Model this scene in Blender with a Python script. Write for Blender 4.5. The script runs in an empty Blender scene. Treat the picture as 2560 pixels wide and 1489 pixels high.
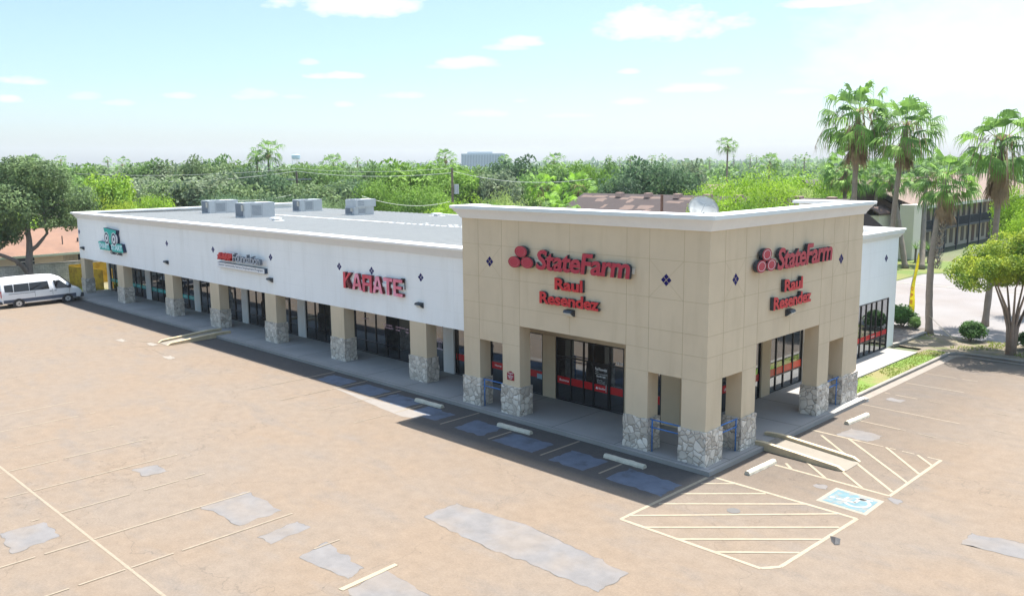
import bpy, bmesh, math, random
from mathutils import Vector, Matrix, noise
R = math.radians
random.seed(7)
S = bpy.context.scene
COL = S.collection
# ------------------------------------------------------------------ camera
F_PX, YAW, PITCH, ROLL = 2169.3, 0.780668, -0.154750, -0.0095395
CAM = Vector((15.104, -24.364, 10.3075))
_d = Vector((-math.sin(YAW)*math.cos(PITCH), math.cos(YAW)*math.cos(PITCH), math.sin(PITCH)))
_r = _d.cross(Vector((0, 0, 1))).normalized(); _u = _r.cross(_d)
_r2 = _r*math.cos(ROLL)+_u*math.sin(ROLL); _u2 = -_r*math.sin(ROLL)+_u*math.cos(ROLL)
cd = bpy.data.cameras.new('camera'); cam = bpy.data.objects.new('camera', cd); COL.objects.link(cam)
cd.sensor_width = 36.0; cd.lens = 36.0*F_PX/2560.0; cd.clip_start = 0.5; cd.clip_end = 9000
M = Matrix((_r2, _u2, -_d)).transposed().to_4x4(); M.translation = CAM; cam.matrix_world = M
S.camera = cam
S.render.resolution_x, S.render.resolution_y = 1024, 595
# ------------------------------------------------------------------ exposure, world, sun
S.view_settings.view_transform = 'Standard'; S.view_settings.look = 'None'
S.view_settings.exposure = 1.55; S.view_settings.gamma = 1.0
SUNV = Vector((0.25, -3.33, -8.55)).normalized()
SUN_EL = math.asin(-SUNV.z); SUN_AZ = math.atan2(-SUNV.x, -SUNV.y)     # clockwise from +Y
sl = bpy.data.lights.new('sun', 'SUN'); sl.energy = 4.25; sl.angle = R(0.53); sl.color = (1.0, 0.955, 0.89)
so = bpy.data.objects.new('sun', sl); COL.objects.link(so)
so.rotation_euler = SUNV.to_track_quat('-Z', 'Y').to_euler(); so.location = (0, 40, 80)

def ray(px, py):
    return _d + _r2*((px-1280)/F_PX) - _u2*((py-744.5)/F_PX)
def at(px, py, dist):
    v = ray(px, py); k = dist/math.hypot(v.x, v.y); return CAM+v*k

W = bpy.data.worlds.new('World'); S.world = W; W.use_nodes = True
nt = W.node_tree; nt.nodes.clear(); N = nt.nodes; L = nt.links
def wn(t, **k):
    n = N.new(t)
    for a, b in k.items(): setattr(n, a, b)
    return n
def wm(op, a, b=None, c=None, clamp=False):
    n = N.new('ShaderNodeMath'); n.operation = op; n.use_clamp = clamp
    for i, v in enumerate((a, b, c)):
        if v is None: continue
        if isinstance(v, (int, float)): n.inputs[i].default_value = v
        else: L.new(v, n.inputs[i])
    return n.outputs[0]
sky = wn('ShaderNodeTexSky', sky_type='NISHITA'); sky.sun_disc = False
sky.sun_elevation = SUN_EL; sky.sun_rotation = SUN_AZ; sky.altitude = 50
sky.air_density = 1.0; sky.dust_density = 1.5; sky.ozone_density = 2.5
tc = wn('ShaderNodeTexCoord'); sp = wn('ShaderNodeSeparateXYZ'); L.new(tc.outputs['Generated'], sp.inputs[0])
az = wm('ARCTAN2', wm('MULTIPLY', sp.outputs[0], -1.0), sp.outputs[1]); el = wm('ARCSINE', sp.outputs[2])
nz = wn('ShaderNodeTexNoise'); nz.inputs['Scale'].default_value = 26; nz.inputs['Detail'].default_value = 7; nz.inputs['Roughness'].default_value = 0.58
mp = wn('ShaderNodeMapping'); mp.inputs['Scale'].default_value = (1, 1, 2.2)
L.new(tc.outputs['Generated'], mp.inputs[0]); L.new(mp.outputs[0], nz.inputs[0])
nn = wm('SUBTRACT', nz.outputs[0], 0.5)
CL = [(880, 10, 205, 50, 1.0), (1655, 70, 185, 52, 1.0), (1310, 108, 62, 20, .9), (1275, 120, 60, 12, .6), (1165, 160, 85, 18, .8), (1130, 168, 80, 10, .5), (832, 191, 70, 12, .85),
      (775, 157, 25, 10, .5), (60, 204, 55, 15, .85), (18, 250, 32, 12, .8), (630, 240, 52, 18, .6), (448, 241, 45, 10, .55), (300, 258, 42, 10, .5), (210, 243, 35, 12, .35), (1000, 240, 55, 12, .55),
      (860, 262, 25, 9, .5), (1190, 285, 80, 12, .4), (1580, 255, 48, 11, .5), (1725, 222, 80, 16, .65), (1570, 180, 26, 8, .6), (1800, 182, 60, 14, .5), (1300, 252, 22, 8, .5), (740, 243, 30, 7, .35),
      (2080, 8, 110, 16, .9), (2480, 120, 420, 190, .75), (2250, 90, 200, 60, .6), (2000, 230, 60, 10, .35), (1420, 290, 60, 8, .3)]
tot = None
for cx, cy, a, b, st in CL:
    v = ray(cx, cy).normalized(); a0 = math.atan2(-v.x, v.y); e0 = math.asin(v.z); k = 1/F_PX
    soft = 5.0 if a < 300 else 9.0
    du = wm('MULTIPLY', wm('SUBTRACT', az, a0), 1/(a*k)); dv = wm('MULTIPLY', wm('SUBTRACT', el, e0), 1/(b*k))
    flat = wm('MULTIPLY', dv, wm('ADD', wm('MULTIPLY', wm('LESS_THAN', dv, 0.0), 0.7), 1.0))
    dd = wm('ADD', wm('MULTIPLY', du, du), wm('MULTIPLY', flat, flat))
    m = wm('SUBTRACT', 1.0, wm('ADD', dd, wm('MULTIPLY', nn, 3.6 if a < 300 else 1.4)))
    m = wm('MULTIPLY', m, .62, clamp=True); m = wm('MULTIPLY', wm('MULTIPLY', m, wm('SUBTRACT', 2.0, m)), st*.95)
    tot = m if tot is None else wm('MAXIMUM', tot, m)
tint = wn('ShaderNodeMix', data_type='RGBA', blend_type='MULTIPLY'); tint.inputs[0].default_value = 1.0
L.new(sky.outputs[0], tint.inputs[6])
rp = wn('ShaderNodeValToRGB'); L.new(wm('MULTIPLY', el, 1/(math.pi/2)), rp.inputs[0]); E_ = rp.color_ramp.elements     # added dimming of the low sky; overhead kept brighter for fill light
E_[0].position = 0.0; E_[0].color = (.45, .475, .56, 1); E_[1].position = 1.0; E_[1].color = (.95, 1.0, .96, 1)
for q_, c_ in ((.06, (.43, .47, .48, 1)), (.14, (.465, .47, .36, 1)), (.45, (.95, 1.0, .92, 1))): e_ = E_.new(q_); e_.color = c_
L.new(rp.outputs[0], tint.inputs[7])
mx = wn('ShaderNodeMix', data_type='RGBA'); L.new(wm('MULTIPLY', tot, 0.95), mx.inputs[0]); L.new(tint.outputs[2], mx.inputs[6])
mx.inputs[7].default_value = (2.7, 2.75, 2.75, 1)
bg = wn('ShaderNodeBackground'); bg.inputs[1].default_value = 0.15; L.new(mx.outputs[2], bg.inputs[0])
ow = wn('ShaderNodeOutputWorld'); L.new(bg.outputs[0], ow.inputs[0])

# ------------------------------------------------------------------ materials
MATS = {}
def mat(name, col, rough=0.8, var=0.0, vs=3.0, bump=0.0, bs=20.0, metal=0.0, spec=0.5, col2=None, c2s=1.0, c2lo=.45, c2hi=.6, trans=0.0):
    """procedural material: base colour with noise variation (var), optional second colour patches, bump"""
    if name in MATS: return MATS[name]
    m = bpy.data.materials.new(name); m.use_nodes = True; t = m.node_tree; n = t.nodes; b = n['Principled BSDF']; l = t.links
    b.inputs['Roughness'].default_value = rough; b.inputs['Metallic'].default_value = metal; b.inputs['Specular IOR Level'].default_value = spec
    tc = n.new('ShaderNodeTexCoord')
    base = n.new('ShaderNodeRGB'); base.outputs[0].default_value = (*col, 1); out = base.outputs[0]
    if col2:
        q = n.new('ShaderNodeTexNoise'); q.inputs['Scale'].default_value = c2s; q.inputs['Detail'].default_value = 5; l.new(tc.outputs['Object'], q.inputs[0])
        r = n.new('ShaderNodeMapRange'); r.inputs[1].default_value = c2lo; r.inputs[2].default_value = c2hi; l.new(q.outputs[0], r.inputs[0])
        x = n.new('ShaderNodeMix'); x.data_type = 'RGBA'; l.new(r.outputs[0], x.inputs[0]); l.new(out, x.inputs[6]); x.inputs[7].default_value = (*col2, 1); out = x.outputs[2]
    if var:
        q = n.new('ShaderNodeTexNoise'); q.inputs['Scale'].default_value = vs; q.inputs['Detail'].default_value = 6; q.inputs['Roughness'].default_value = .65; l.new(tc.outputs['Object'], q.inputs[0])
        r = n.new('ShaderNodeMapRange'); r.inputs[1].default_value = .25; r.inputs[2].default_value = .75; r.inputs[3].default_value = 1-var; r.inputs[4].default_value = 1+var; l.new(q.outputs[0], r.inputs[0])
        x = n.new('ShaderNodeVectorMath'); x.operation = 'SCALE'; l.new(out, x.inputs[0]); l.new(r.outputs[0], x.inputs['Scale']); out = x.outputs[0]
    l.new(out, b.inputs['Base Color'])
    if bump:
        q = n.new('ShaderNodeTexNoise'); q.inputs['Scale'].default_value = bs; q.inputs['Detail'].default_value = 4; l.new(tc.outputs['Object'], q.inputs[0])
        u = n.new('ShaderNodeBump'); u.inputs['Strength'].default_value = bump; u.inputs['Distance'].default_value = .02; l.new(q.outputs[0], u.inputs['Height']); l.new(u.outputs[0], b.inputs['Normal'])
    if trans:
        ts = n.new('ShaderNodeBsdfTranslucent'); l.new(out, ts.inputs[0]); ms = n.new('ShaderNodeMixShader'); ms.inputs[0].default_value = trans
        l.new(b.outputs[0], ms.inputs[1]); l.new(ts.outputs[0], ms.inputs[2]); l.new(ms.outputs[0], n['Material Output'].inputs[0])
    MATS[name] = m; return m

def streaks(m, amt, col):
    t = m.node_tree; n = t.nodes; l = t.links; b = n['Principled BSDF']; src = b.inputs['Base Color'].links[0].from_socket
    tc = n.new('ShaderNodeTexCoord'); mp_ = n.new('ShaderNodeMapping'); mp_.inputs['Scale'].default_value = (1.6, 1.6, .22); q = n.new('ShaderNodeTexNoise'); q.inputs['Scale'].default_value = 1.2; q.inputs['Detail'].default_value = 7; q.inputs['Roughness'].default_value = .62
    l.new(tc.outputs['Object'], mp_.inputs[0]); l.new(mp_.outputs[0], q.inputs[0]); r = n.new('ShaderNodeMapRange'); r.inputs[1].default_value = .5; r.inputs[2].default_value = .8; r.inputs[4].default_value = amt; l.new(q.outputs[0], r.inputs[0])
    x = n.new('ShaderNodeMix'); x.data_type = 'RGBA'; l.new(r.outputs[0], x.inputs[0]); l.new(src, x.inputs[6]); x.inputs[7].default_value = (*col, 1); l.new(x.outputs[2], b.inputs['Base Color'])

def foliage(name, c1, c2, scale=0.7, trans=.38):
    c1 = tuple(min(.6, v*1.45) for v in c1); c2 = tuple(min(.6, v*1.2) for v in c2)
    m = mat(name, c1, .65, .35, 3.0, col2=c2, c2s=scale, c2lo=.4, c2hi=.62, trans=trans, spec=.25); return m

tan = mat('tan_stucco', (.60, .488, .34), .9, .05, .8, .25, 60, col2=(.56, .45, .31), c2s=.5, c2lo=.5, c2hi=.85)
streaks(tan, .4, (.42, .33, .21)); tan_joint = mat('tan_joint', (.45, .36, .235), .95)
white = mat('white_stucco', (.85, .85, .835), .9, .035, .7, .2, 60, col2=(.79, .79, .775), c2s=.35, c2lo=.5, c2hi=.8)
streaks(white, .22, (.52, .50, .45)); white_joint = mat('white_joint', (.76, .76, .755), .95)
cream = mat('cornice_paint', (.71, .715, .715), .75, .04, 2)
capm = mat('cap_metal', (.8, .8, .79), .5, .03, 3)
roofm = mat('metal_roof', (.24, .245, .24), .6, .06, .5, col2=(.215, .225, .225), c2s=.25)
roofw = mat('roof_sealant', (.75, .75, .74), .6)
frame = mat('dark_bronze_frame', (.012, .012, .014), .35)
conc = mat('walk_concrete', (.28, .265, .245), .9, .12, 1.2, .2, 40, col2=(.22, .21, .195), c2s=.6, c2lo=.45, c2hi=.75)
kerbm = mat('kerb_concrete', (.225, .205, .18), .9, .18, 2.5, .3, 30, col2=(.2, .185, .165), c2s=1.5)
gutter = mat('gutter_concrete', (.2, .172, .145), .9, .15, 2)
paint_w = mat('line_paint', (.215, .175, .125), .85, .2, 9)
ramp_paint = mat('ramp_paint', (.46, .37, .235), .75, .2, 3)
stop_c = mat('wheel_stop_concrete', (.47, .43, .34), .9, .25, 6, .3, 30)
tile = mat('navy_tile', (.012, .008, .10), .6, spec=.15)
red = mat('sign_red', (.38, .014, .04), .45, .06, 2)
red2 = mat('sign_bright_red', (.50, .01, .02), .45, .06, 2)
band_red = mat('vinyl_red', (.50, .008, .014), .4)
band_teal = mat('vinyl_teal', (.02, .36, .34), .4, .1, 2)
dark_ret = mat('sign_return_dark', (.03, .035, .045), .5)
darkred_ret = mat('sign_return_dark_red', (.12, .008, .012), .5)
wht = mat('sign_white', (.75, .76, .78), .5)
raceway = mat('raceway_beige', (.55, .5, .42), .6)
bluem = mat('rail_blue', (.045, .16, .42), .45, .15, 6)
galv = mat('galvanised', (.42, .44, .46), .45, .1, 2, metal=.3)
galvd = mat('coil_grey', (.13, .15, .18), .6, .2, 6)
wood = mat('weathered_wood', (.17, .13, .10), .9, .25, 4, .3, 10)
black = mat('rubber_black', (.012, .012, .014), .6)

def glassmat(name, refl, tintc=(.006, .008, .010)):
    m = bpy.data.materials.new(name); m.use_nodes = True; t = m.node_tree; b = t.nodes['Principled BSDF']
    b.inputs['Base Color'].default_value = (*tintc, 1); b.inputs['Roughness'].default_value = .02
    g = t.nodes.new('ShaderNodeBsdfGlossy'); g.inputs['Roughness'].default_value = .015; g.inputs['Color'].default_value = (.85, .9, .95, 1)
    ms = t.nodes.new('ShaderNodeMixShader'); ms.inputs[0].default_value = refl
    t.links.new(b.outputs[0], ms.inputs[1]); t.links.new(g.outputs[0], ms.inputs[2]); t.links.new(ms.outputs[0], t.nodes['Material Output'].inputs[0])
    MATS[name] = m; return m
glass = glassmat('tinted_glass', .19)
glass2 = glassmat('side_glass', .3)

def stonemat():
    m = bpy.data.materials.new('stone_veneer'); m.use_nodes = True; t = m.node_tree; n = t.nodes; l = t.links; b = n['Principled BSDF']; b.inputs['Roughness'].default_value = .9
    tc = n.new('ShaderNodeTexCoord'); nz = n.new('ShaderNodeTexNoise'); nz.inputs['Scale'].default_value = 2.2; l.new(tc.outputs['Object'], nz.inputs[0])
    mxx = n.new('ShaderNodeVectorMath'); mxx.operation = 'MULTIPLY_ADD'; l.new(nz.outputs['Color'], mxx.inputs[0]); mxx.inputs[1].default_value = (.35, .35, .35); l.new(tc.outputs['Object'], mxx.inputs[2])
    v = n.new('ShaderNodeTexVoronoi'); v.feature = 'DISTANCE_TO_EDGE'; v.inputs['Scale'].default_value = 4.2; l.new(mxx.outputs[0], v.inputs[0])
    v2 = n.new('ShaderNodeTexVoronoi'); v2.inputs['Scale'].default_value = 4.2; l.new(mxx.outputs[0], v2.inputs[0])
    r = n.new('ShaderNodeMapRange'); r.inputs[1].default_value = .012; r.inputs[2].default_value = .04; l.new(v.outputs[0], r.inputs[0])
    cr = n.new('ShaderNodeValToRGB'); e = cr.color_ramp.elements; e[0].color = (.44, .385, .32, 1); e[1].color = (.72, .65, .56, 1); s = n.new('ShaderNodeSeparateColor'); l.new(v2.outputs['Color'], s.inputs[0]); l.new(s.outputs[0], cr.inputs[0])
    x = n.new('ShaderNodeMix'); x.data_type = 'RGBA'; l.new(r.outputs[0], x.inputs[0]); x.inputs[6].default_value = (.30, .26, .215, 1); l.new(cr.outputs[0], x.inputs[7]); l.new(x.outputs[2], b.inputs['Base Color'])
    u = n.new('ShaderNodeBump'); u.inputs['Strength'].default_value = .8; u.inputs['Distance'].default_value = .04; r2 = n.new('ShaderNodeMapRange'); r2.inputs[2].default_value = .12; l.new(v.outputs[0], r2.inputs[0]); l.new(r2.outputs[0], u.inputs['Height']); l.new(u.outputs[0], b.inputs['Normal'])
    return m
stone = stonemat()

def asphaltmat():
    m = bpy.data.materials.new('asphalt'); m.use_nodes = True; t = m.node_tree; n = t.nodes; l = t.links; b = n['Principled BSDF']; b.inputs['Roughness'].default_value = .95; b.inputs['Specular IOR Level'].default_value = .2
    tc = n.new('ShaderNodeTexCoord')
    def nois(sc, det=5, stretch=None, ro=.6):
        q = n.new('ShaderNodeTexNoise'); q.inputs['Scale'].default_value = sc; q.inputs['Detail'].default_value = det; q.inputs['Roughness'].default_value = ro
        if stretch:
            mm = n.new('ShaderNodeMapping'); mm.inputs['Scale'].default_value = stretch; mm.inputs['Rotation'].default_value = (0, 0, .15); l.new(tc.outputs['Object'], mm.inputs[0]); l.new(mm.outputs[0], q.inputs[0])
        else: l.new(tc.outputs['Object'], q.inputs[0])
        return q.outputs[0]
    def mr(v, a, bb, c=0, d=1):
        r = n.new('ShaderNodeMapRange'); l.new(v, r.inputs[0]); r.inputs[1].default_value = a; r.inputs[2].default_value = bb; r.inputs[3].default_value = c; r.inputs[4].default_value = d; return r.outputs[0]
    def mixc(f, a, c):
        x = n.new('ShaderNodeMix'); x.data_type = 'RGBA'; l.new(f, x.inputs[0])
        for i, v in ((6, a), (7, c)):
            if isinstance(v, tuple): x.inputs[i].default_value = (*v, 1)
            else: l.new(v, x.inputs[i])
        return x.outputs[2]
    ORA = (.169, .129, .094); BEI = (.163, .131, .102); GRY = (.138, .121, .106)
    c = mixc(mr(nois(.22, 6), .38, .62), ORA, BEI)
    c = mixc(mr(nois(.35, 7, (1, 2.4, 1)), .52, .78, 0, .8), c, GRY)
    # worn darker asphalt in the bays; building's shadow also deepened in colour along the facade
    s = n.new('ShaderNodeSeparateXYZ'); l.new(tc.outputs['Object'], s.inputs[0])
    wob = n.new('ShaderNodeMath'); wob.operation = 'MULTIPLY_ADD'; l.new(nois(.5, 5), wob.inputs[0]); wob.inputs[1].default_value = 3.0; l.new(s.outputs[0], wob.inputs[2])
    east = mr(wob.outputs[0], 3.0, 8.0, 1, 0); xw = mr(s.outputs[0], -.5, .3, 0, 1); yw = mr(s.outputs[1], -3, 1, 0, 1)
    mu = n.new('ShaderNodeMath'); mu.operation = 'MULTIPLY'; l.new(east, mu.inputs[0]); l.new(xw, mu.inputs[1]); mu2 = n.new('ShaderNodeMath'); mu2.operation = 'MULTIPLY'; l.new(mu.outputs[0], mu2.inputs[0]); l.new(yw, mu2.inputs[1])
    wx = mr(s.outputs[0], -12.2, -11.8, 0, -1.25); sy = n.new('ShaderNodeMath'); sy.operation = 'SUBTRACT'; l.new(s.outputs[1], sy.inputs[0]); l.new(wx, sy.inputs[1]); south_shade = mr(sy.outputs[0], -2.25, -1.75, 0, 1); xw2 = mr(s.outputs[0], -.1, .5, 1, 0); mu3 = n.new('ShaderNodeMath'); mu3.operation = 'MULTIPLY'; l.new(south_shade, mu3.inputs[0]); l.new(xw2, mu3.inputs[1])
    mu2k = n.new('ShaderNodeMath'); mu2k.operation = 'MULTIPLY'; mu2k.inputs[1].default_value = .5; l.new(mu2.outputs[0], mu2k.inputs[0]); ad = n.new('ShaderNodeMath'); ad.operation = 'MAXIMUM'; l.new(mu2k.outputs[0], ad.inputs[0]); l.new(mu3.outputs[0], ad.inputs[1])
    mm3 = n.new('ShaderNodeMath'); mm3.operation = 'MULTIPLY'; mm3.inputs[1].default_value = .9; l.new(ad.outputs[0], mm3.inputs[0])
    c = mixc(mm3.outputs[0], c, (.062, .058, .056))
    # aggregate and fine grain
    g = n.new('ShaderNodeVectorMath'); g.operation = 'SCALE'; l.new(c, g.inputs[0]); l.new(mr(nois(16, 6, ro=.85), .3, .7, .79, 1.21), g.inputs['Scale']); c = g.outputs[0]
    g = n.new('ShaderNodeVectorMath'); g.operation = 'SCALE'; l.new(c, g.inputs[0]); l.new(mr(nois(2.2, 6, ro=.7), .3, .7, .90, 1.10), g.inputs['Scale']); c = g.outputs[0]
    c = mixc(mr(nois(3.1, 2, ro=.5), .735, .78, 0, .45), c, (.06, .052, .046))
    vo = n.new('ShaderNodeTexVoronoi'); vo.feature = 'DISTANCE_TO_EDGE'; vo.inputs['Scale'].default_value = .11
    wv = n.new('ShaderNodeVectorMath'); wv.operation = 'MULTIPLY_ADD'; q = n.new('ShaderNodeTexNoise'); q.inputs['Scale'].default_value = .8; q.inputs['Detail'].default_value = 6; l.new(tc.outputs['Object'], q.inputs[0]); l.new(q.outputs['Color'], wv.inputs[0]); wv.inputs[1].default_value = (2.2, 2.2, 2.2); l.new(tc.outputs['Object'], wv.inputs[2]); l.new(wv.outputs[0], vo.inputs[0])
    c = mixc(mr(vo.outputs[0], .0, .003, .35, 0), c, (.06, .05, .042))
    l.new(c, b.inputs['Base Color'])
    u = n.new('ShaderNodeBump'); u.inputs['Strength'].default_value = .35; u.inputs['Distance'].default_value = .01; l.new(nois(60, 2), u.inputs['Height']); l.new(u.outputs[0], b.inputs['Normal'])
    return m
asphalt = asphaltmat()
patchm = mat('patch_asphalt', (.138, .130, .126), .95, .18, 1.8, .4, 40, col2=(.155, .135, .118), c2s=.7, c2lo=.42, c2hi=.62)
seamm = mat('tar_seam', (.085, .075, .066), .9, .3, 4)
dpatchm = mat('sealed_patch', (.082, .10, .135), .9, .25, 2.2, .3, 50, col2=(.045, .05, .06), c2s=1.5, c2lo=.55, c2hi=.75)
grassm = mat('grass', (.10, .165, .02), .95, .3, 12, .5, 30, col2=(.17, .15, .055), c2s=.4, c2lo=.42, c2hi=.62)
lawnm = mat('lawn', (.085, .125, .018), .95, .25, 6, .4, 25, col2=(.13, .135, .035), c2s=.25)
dirtm = mat('dry_soil', (.165, .135, .098), .98, .2, 5, .5, 20, col2=(.10, .105, .04), c2s=.9, c2lo=.52, c2hi=.66)
groundm = mat('far_ground', (.085, .10, .045), .98, .25, .1, col2=(.16, .14, .08), c2s=.02)
roadm = mat('road_concrete', (.185, .172, .168), .9, .08, .4, col2=(.165, .145, .135), c2s=.12)

# ------------------------------------------------------------------ helpers
def tag(o, label=None, cat=None, group=None, kind=None):
    if label: o['label'] = label
    if cat: o['category'] = cat
    if group: o['group'] = group
    if kind: o['kind'] = kind
    return o
def mk(name, bm, m=None, parent=None, smooth=False, recalc=True):
    if recalc: bmesh.ops.recalc_face_normals(bm, faces=bm.faces)
    me = bpy.data.meshes.new(name); bm.to_mesh(me); bm.free()
    if smooth:
        for p in me.polygons: p.use_smooth = True
    for x in (m if isinstance(m, (list, tuple)) else [m]):
        if x: me.materials.append(x)
    o = bpy.data.objects.new(name, me); COL.objects.link(o)
    if parent: o.parent = parent; 
    return o
def empty(name, loc=(0, 0, 0), rz=0, label=None, cat=None, group=None):
    o = bpy.data.objects.new(name, None); COL.objects.link(o); o.location = loc; o.rotation_euler = (0, 0, rz); o.empty_display_size = .3
    return tag(o, label, cat, group)
def box(bm, x0, x1, y0, y1, z0, z1, mi=0):
    v = [bm.verts.new(p) for p in ((x0, y0, z0), (x1, y0, z0), (x1, y1, z0), (x0, y1, z0), (x0, y0, z1), (x1, y0, z1), (x1, y1, z1), (x0, y1, z1))]
    for f in ((0, 3, 2, 1), (4, 5, 6, 7), (0, 1, 5, 4), (1, 2, 6, 5), (2, 3, 7, 6), (3, 0, 4, 7)):
        fc = bm.faces.new([v[i] for i in f]); fc.material_index = mi
def boxes(name, lst, m, parent=None):
    bm = bmesh.new()
    for b in lst: box(bm, *b)
    return mk(name, bm, m, parent)
def poly(bm, pts, mi=0):
    f = bm.faces.new([bm.verts.new(p) for p in pts]); f.material_index = mi; return f
def prism(bm, pts, vec, mi=0):
    """closed outline extruded along vec"""
    a = [bm.verts.new(p) for p in pts]; b = [bm.verts.new(Vector(p)+Vector(vec)) for p in pts]; n = len(pts)
    bm.faces.new(a).material_index = mi; bm.faces.new(b[::-1]).material_index = mi
    for i in range(n): bm.faces.new((a[i], b[i], b[(i+1) % n], a[(i+1) % n])).material_index = mi
def tube(bm, pts, rad, seg=8, mi=0, caps=True):
    """tapering tube through points; rad float or list"""
    pts = [Vector(p) for p in pts]; rings = []
    for i, p in enumerate(pts):
        t = (pts[min(i+1, len(pts)-1)]-pts[max(i-1, 0)]).normalized()
        a = t.cross(Vector((0, 0, 1)) if abs(t.z) < .9 else Vector((1, 0, 0))).normalized(); b = t.cross(a); r = rad[i] if isinstance(rad, (list, tuple)) else rad
        rings.append([bm.verts.new(p+a*math.cos(2*math.pi*k/seg)*r+b*math.sin(2*math.pi*k/seg)*r) for k in range(seg)])
    for i in range(len(rings)-1):
        for k in range(seg): bm.faces.new((rings[i][k], rings[i][(k+1) % seg], rings[i+1][(k+1) % seg], rings[i+1][k])).material_index = mi
    if caps: bm.faces.new(rings[0]).material_index = mi; bm.faces.new(rings[-1][::-1]).material_index = mi
def sweep(bm, path, prof, mi=0):
    """profile [(offset outward(right of travel), z)] swept along a plan path with mitred corners"""
    P = [Vector(p) for p in path]; rows = []
    for i, p in enumerate(P):
        ds = []
        if i > 0: ds.append((P[i]-P[i-1]).normalized())
        if i < len(P)-1: ds.append((P[i+1]-P[i]).normalized())
        ns = [Vector((d.y, -d.x)) for d in ds]
        m = (ns[0]+ns[-1]); m = m.normalized(); k = 1/m.dot(ns[0])
        rows.append([bm.verts.new((p.x+m.x*k*o, p.y+m.y*k*o, z)) for o, z in prof])
    n = len(prof)
    for i in range(len(rows)-1):
        for j in range(n): bm.faces.new((rows[i][j], rows[i+1][j], rows[i+1][(j+1) % n], rows[i][(j+1) % n])).material_index = mi
    bm.faces.new(rows[0]); bm.faces.new(rows[-1][::-1])
def disc(bm, fn, r0, r1, d0, d1, seg=28, mi=0, rx=1.0):
    """ring (r0..r1) from depth d0 to d1; fn(u,v,w)->xyz"""
    pts = []
    for k in range(seg):
        c, s_ = math.cos(2*math.pi*k/seg), math.sin(2*math.pi*k/seg)
        pts.append([bm.verts.new(fn(rr*c*rx, rr*s_, dd)) for rr, dd in ((r1, d0), (r1, d1))]+([bm.verts.new(fn(r0*c*rx, r0*s_, d1)), bm.verts.new(fn(r0*c*rx, r0*s_, d0))] if r0 > 0 else []))
    for k in range(seg):
        a, b = pts[k], pts[(k+1) % seg]; n = len(a)
        for j in range(n if n == 4 else 1): bm.faces.new((a[j], a[(j+1) % n], b[(j+1) % n], b[j])).material_index = mi
    if r0 <= 0: bm.faces.new([p[1] for p in pts]).material_index = mi

def textmesh(body, bold=.0, extrude=.0, shear=0.0, spacing=1.0):
    c = bpy.data.curves.new('t', 'FONT'); c.body = body; c.size = 1; c.offset = bold; c.extrude = extrude/2 if extrude else 0; c.shear = shear; c.space_character = spacing; c.resolution_u = 3
    o = bpy.data.objects.new('t', c); COL.objects.link(o); dg = bpy.context.evaluated_depsgraph_get(); me = bpy.data.meshes.new_from_object(o.evaluated_get(dg))
    bpy.data.objects.remove(o); bpy.data.curves.remove(c); return me
PL = {'L': lambda o, u, v, w: (o[0]+u, o[1]-w, o[2]+v), 'R': lambda o, u, v, w: (o[0]+w, o[1]+u, o[2]+v)}
def lettering(name, body, plane, origin, width, height, m, parent, depth=0.0, bold=.02, side=None, split=False, shear=0.0, spacing=1.0, mats=None, label=None):
    """text filling width x height, lower left at origin, on plane L (faces -Y) or R (faces +X)"""
    me = textmesh(body, bold, .2 if depth else 0, shear, spacing)
    bm = bmesh.new(); bm.from_mesh(me); bpy.data.meshes.remove(me); bmesh.ops.remove_doubles(bm, verts=bm.verts, dist=1e-5)
    xs = [v.co.x for v in bm.verts]; ys = [v.co.y for v in bm.verts]; x0, x1, y0, y1 = min(xs), max(xs), min(ys), max(ys)
    sx, sy = width/(x1-x0), height/(y1-y0)
    bm.normal_update()
    for f in bm.faces: f.material_index = 0 if (not depth or f.normal.z > .5) else 1
    for v in bm.verts:
        u, q, w = (v.co.x-x0)*sx, (v.co.y-y0)*sy, ((v.co.z+.1)/.2*depth if depth else 0)
        v.co = PL[plane](origin, u, q, w)
    ml = [m]+([side] if depth else [])
    if not split: return mk(name, bm, ml, parent, recalc=bool(depth))
    seen = {}; isl = []
    for v in bm.verts:
        if v in seen: continue
        st = [v]; seen[v] = 1; comp = set()
        while st:
            a = st.pop(); comp.add(a)
            for e in a.link_edges:
                b = e.other_vert(a)
                if b not in seen: seen[b] = 1; st.append(b)
        isl.append(comp)
    ax = 0 if plane == 'L' else 1
    isl = sorted(([min(v.co[ax] for v in c), max(v.co[ax] for v in c), c] for c in isl), key=lambda q: q[0]+q[1]); mer = []
    for c in isl:
        if mer and min(mer[-1][1], c[1])-max(mer[-1][0], c[0]) > .6*min(mer[-1][1]-mer[-1][0], c[1]-c[0]): mer[-1] = [min(mer[-1][0], c[0]), max(mer[-1][1], c[1]), mer[-1][2] | c[2]]
        else: mer.append(list(c))
    out = []
    for i, (a, b, comp) in enumerate(mer):
        nb = bmesh.new(); vm = {v: nb.verts.new(v.co) for v in comp}
        for f in bm.faces:
            if f.verts[0] in comp:
                try: nb.faces.new([vm[v] for v in f.verts]).material_index = f.material_index
                except ValueError: pass
        mm = [mats[i % len(mats)]]+ml[1:] if mats else ml
        out.append(mk(name, nb, mm, parent))
    bm.free(); return out

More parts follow.
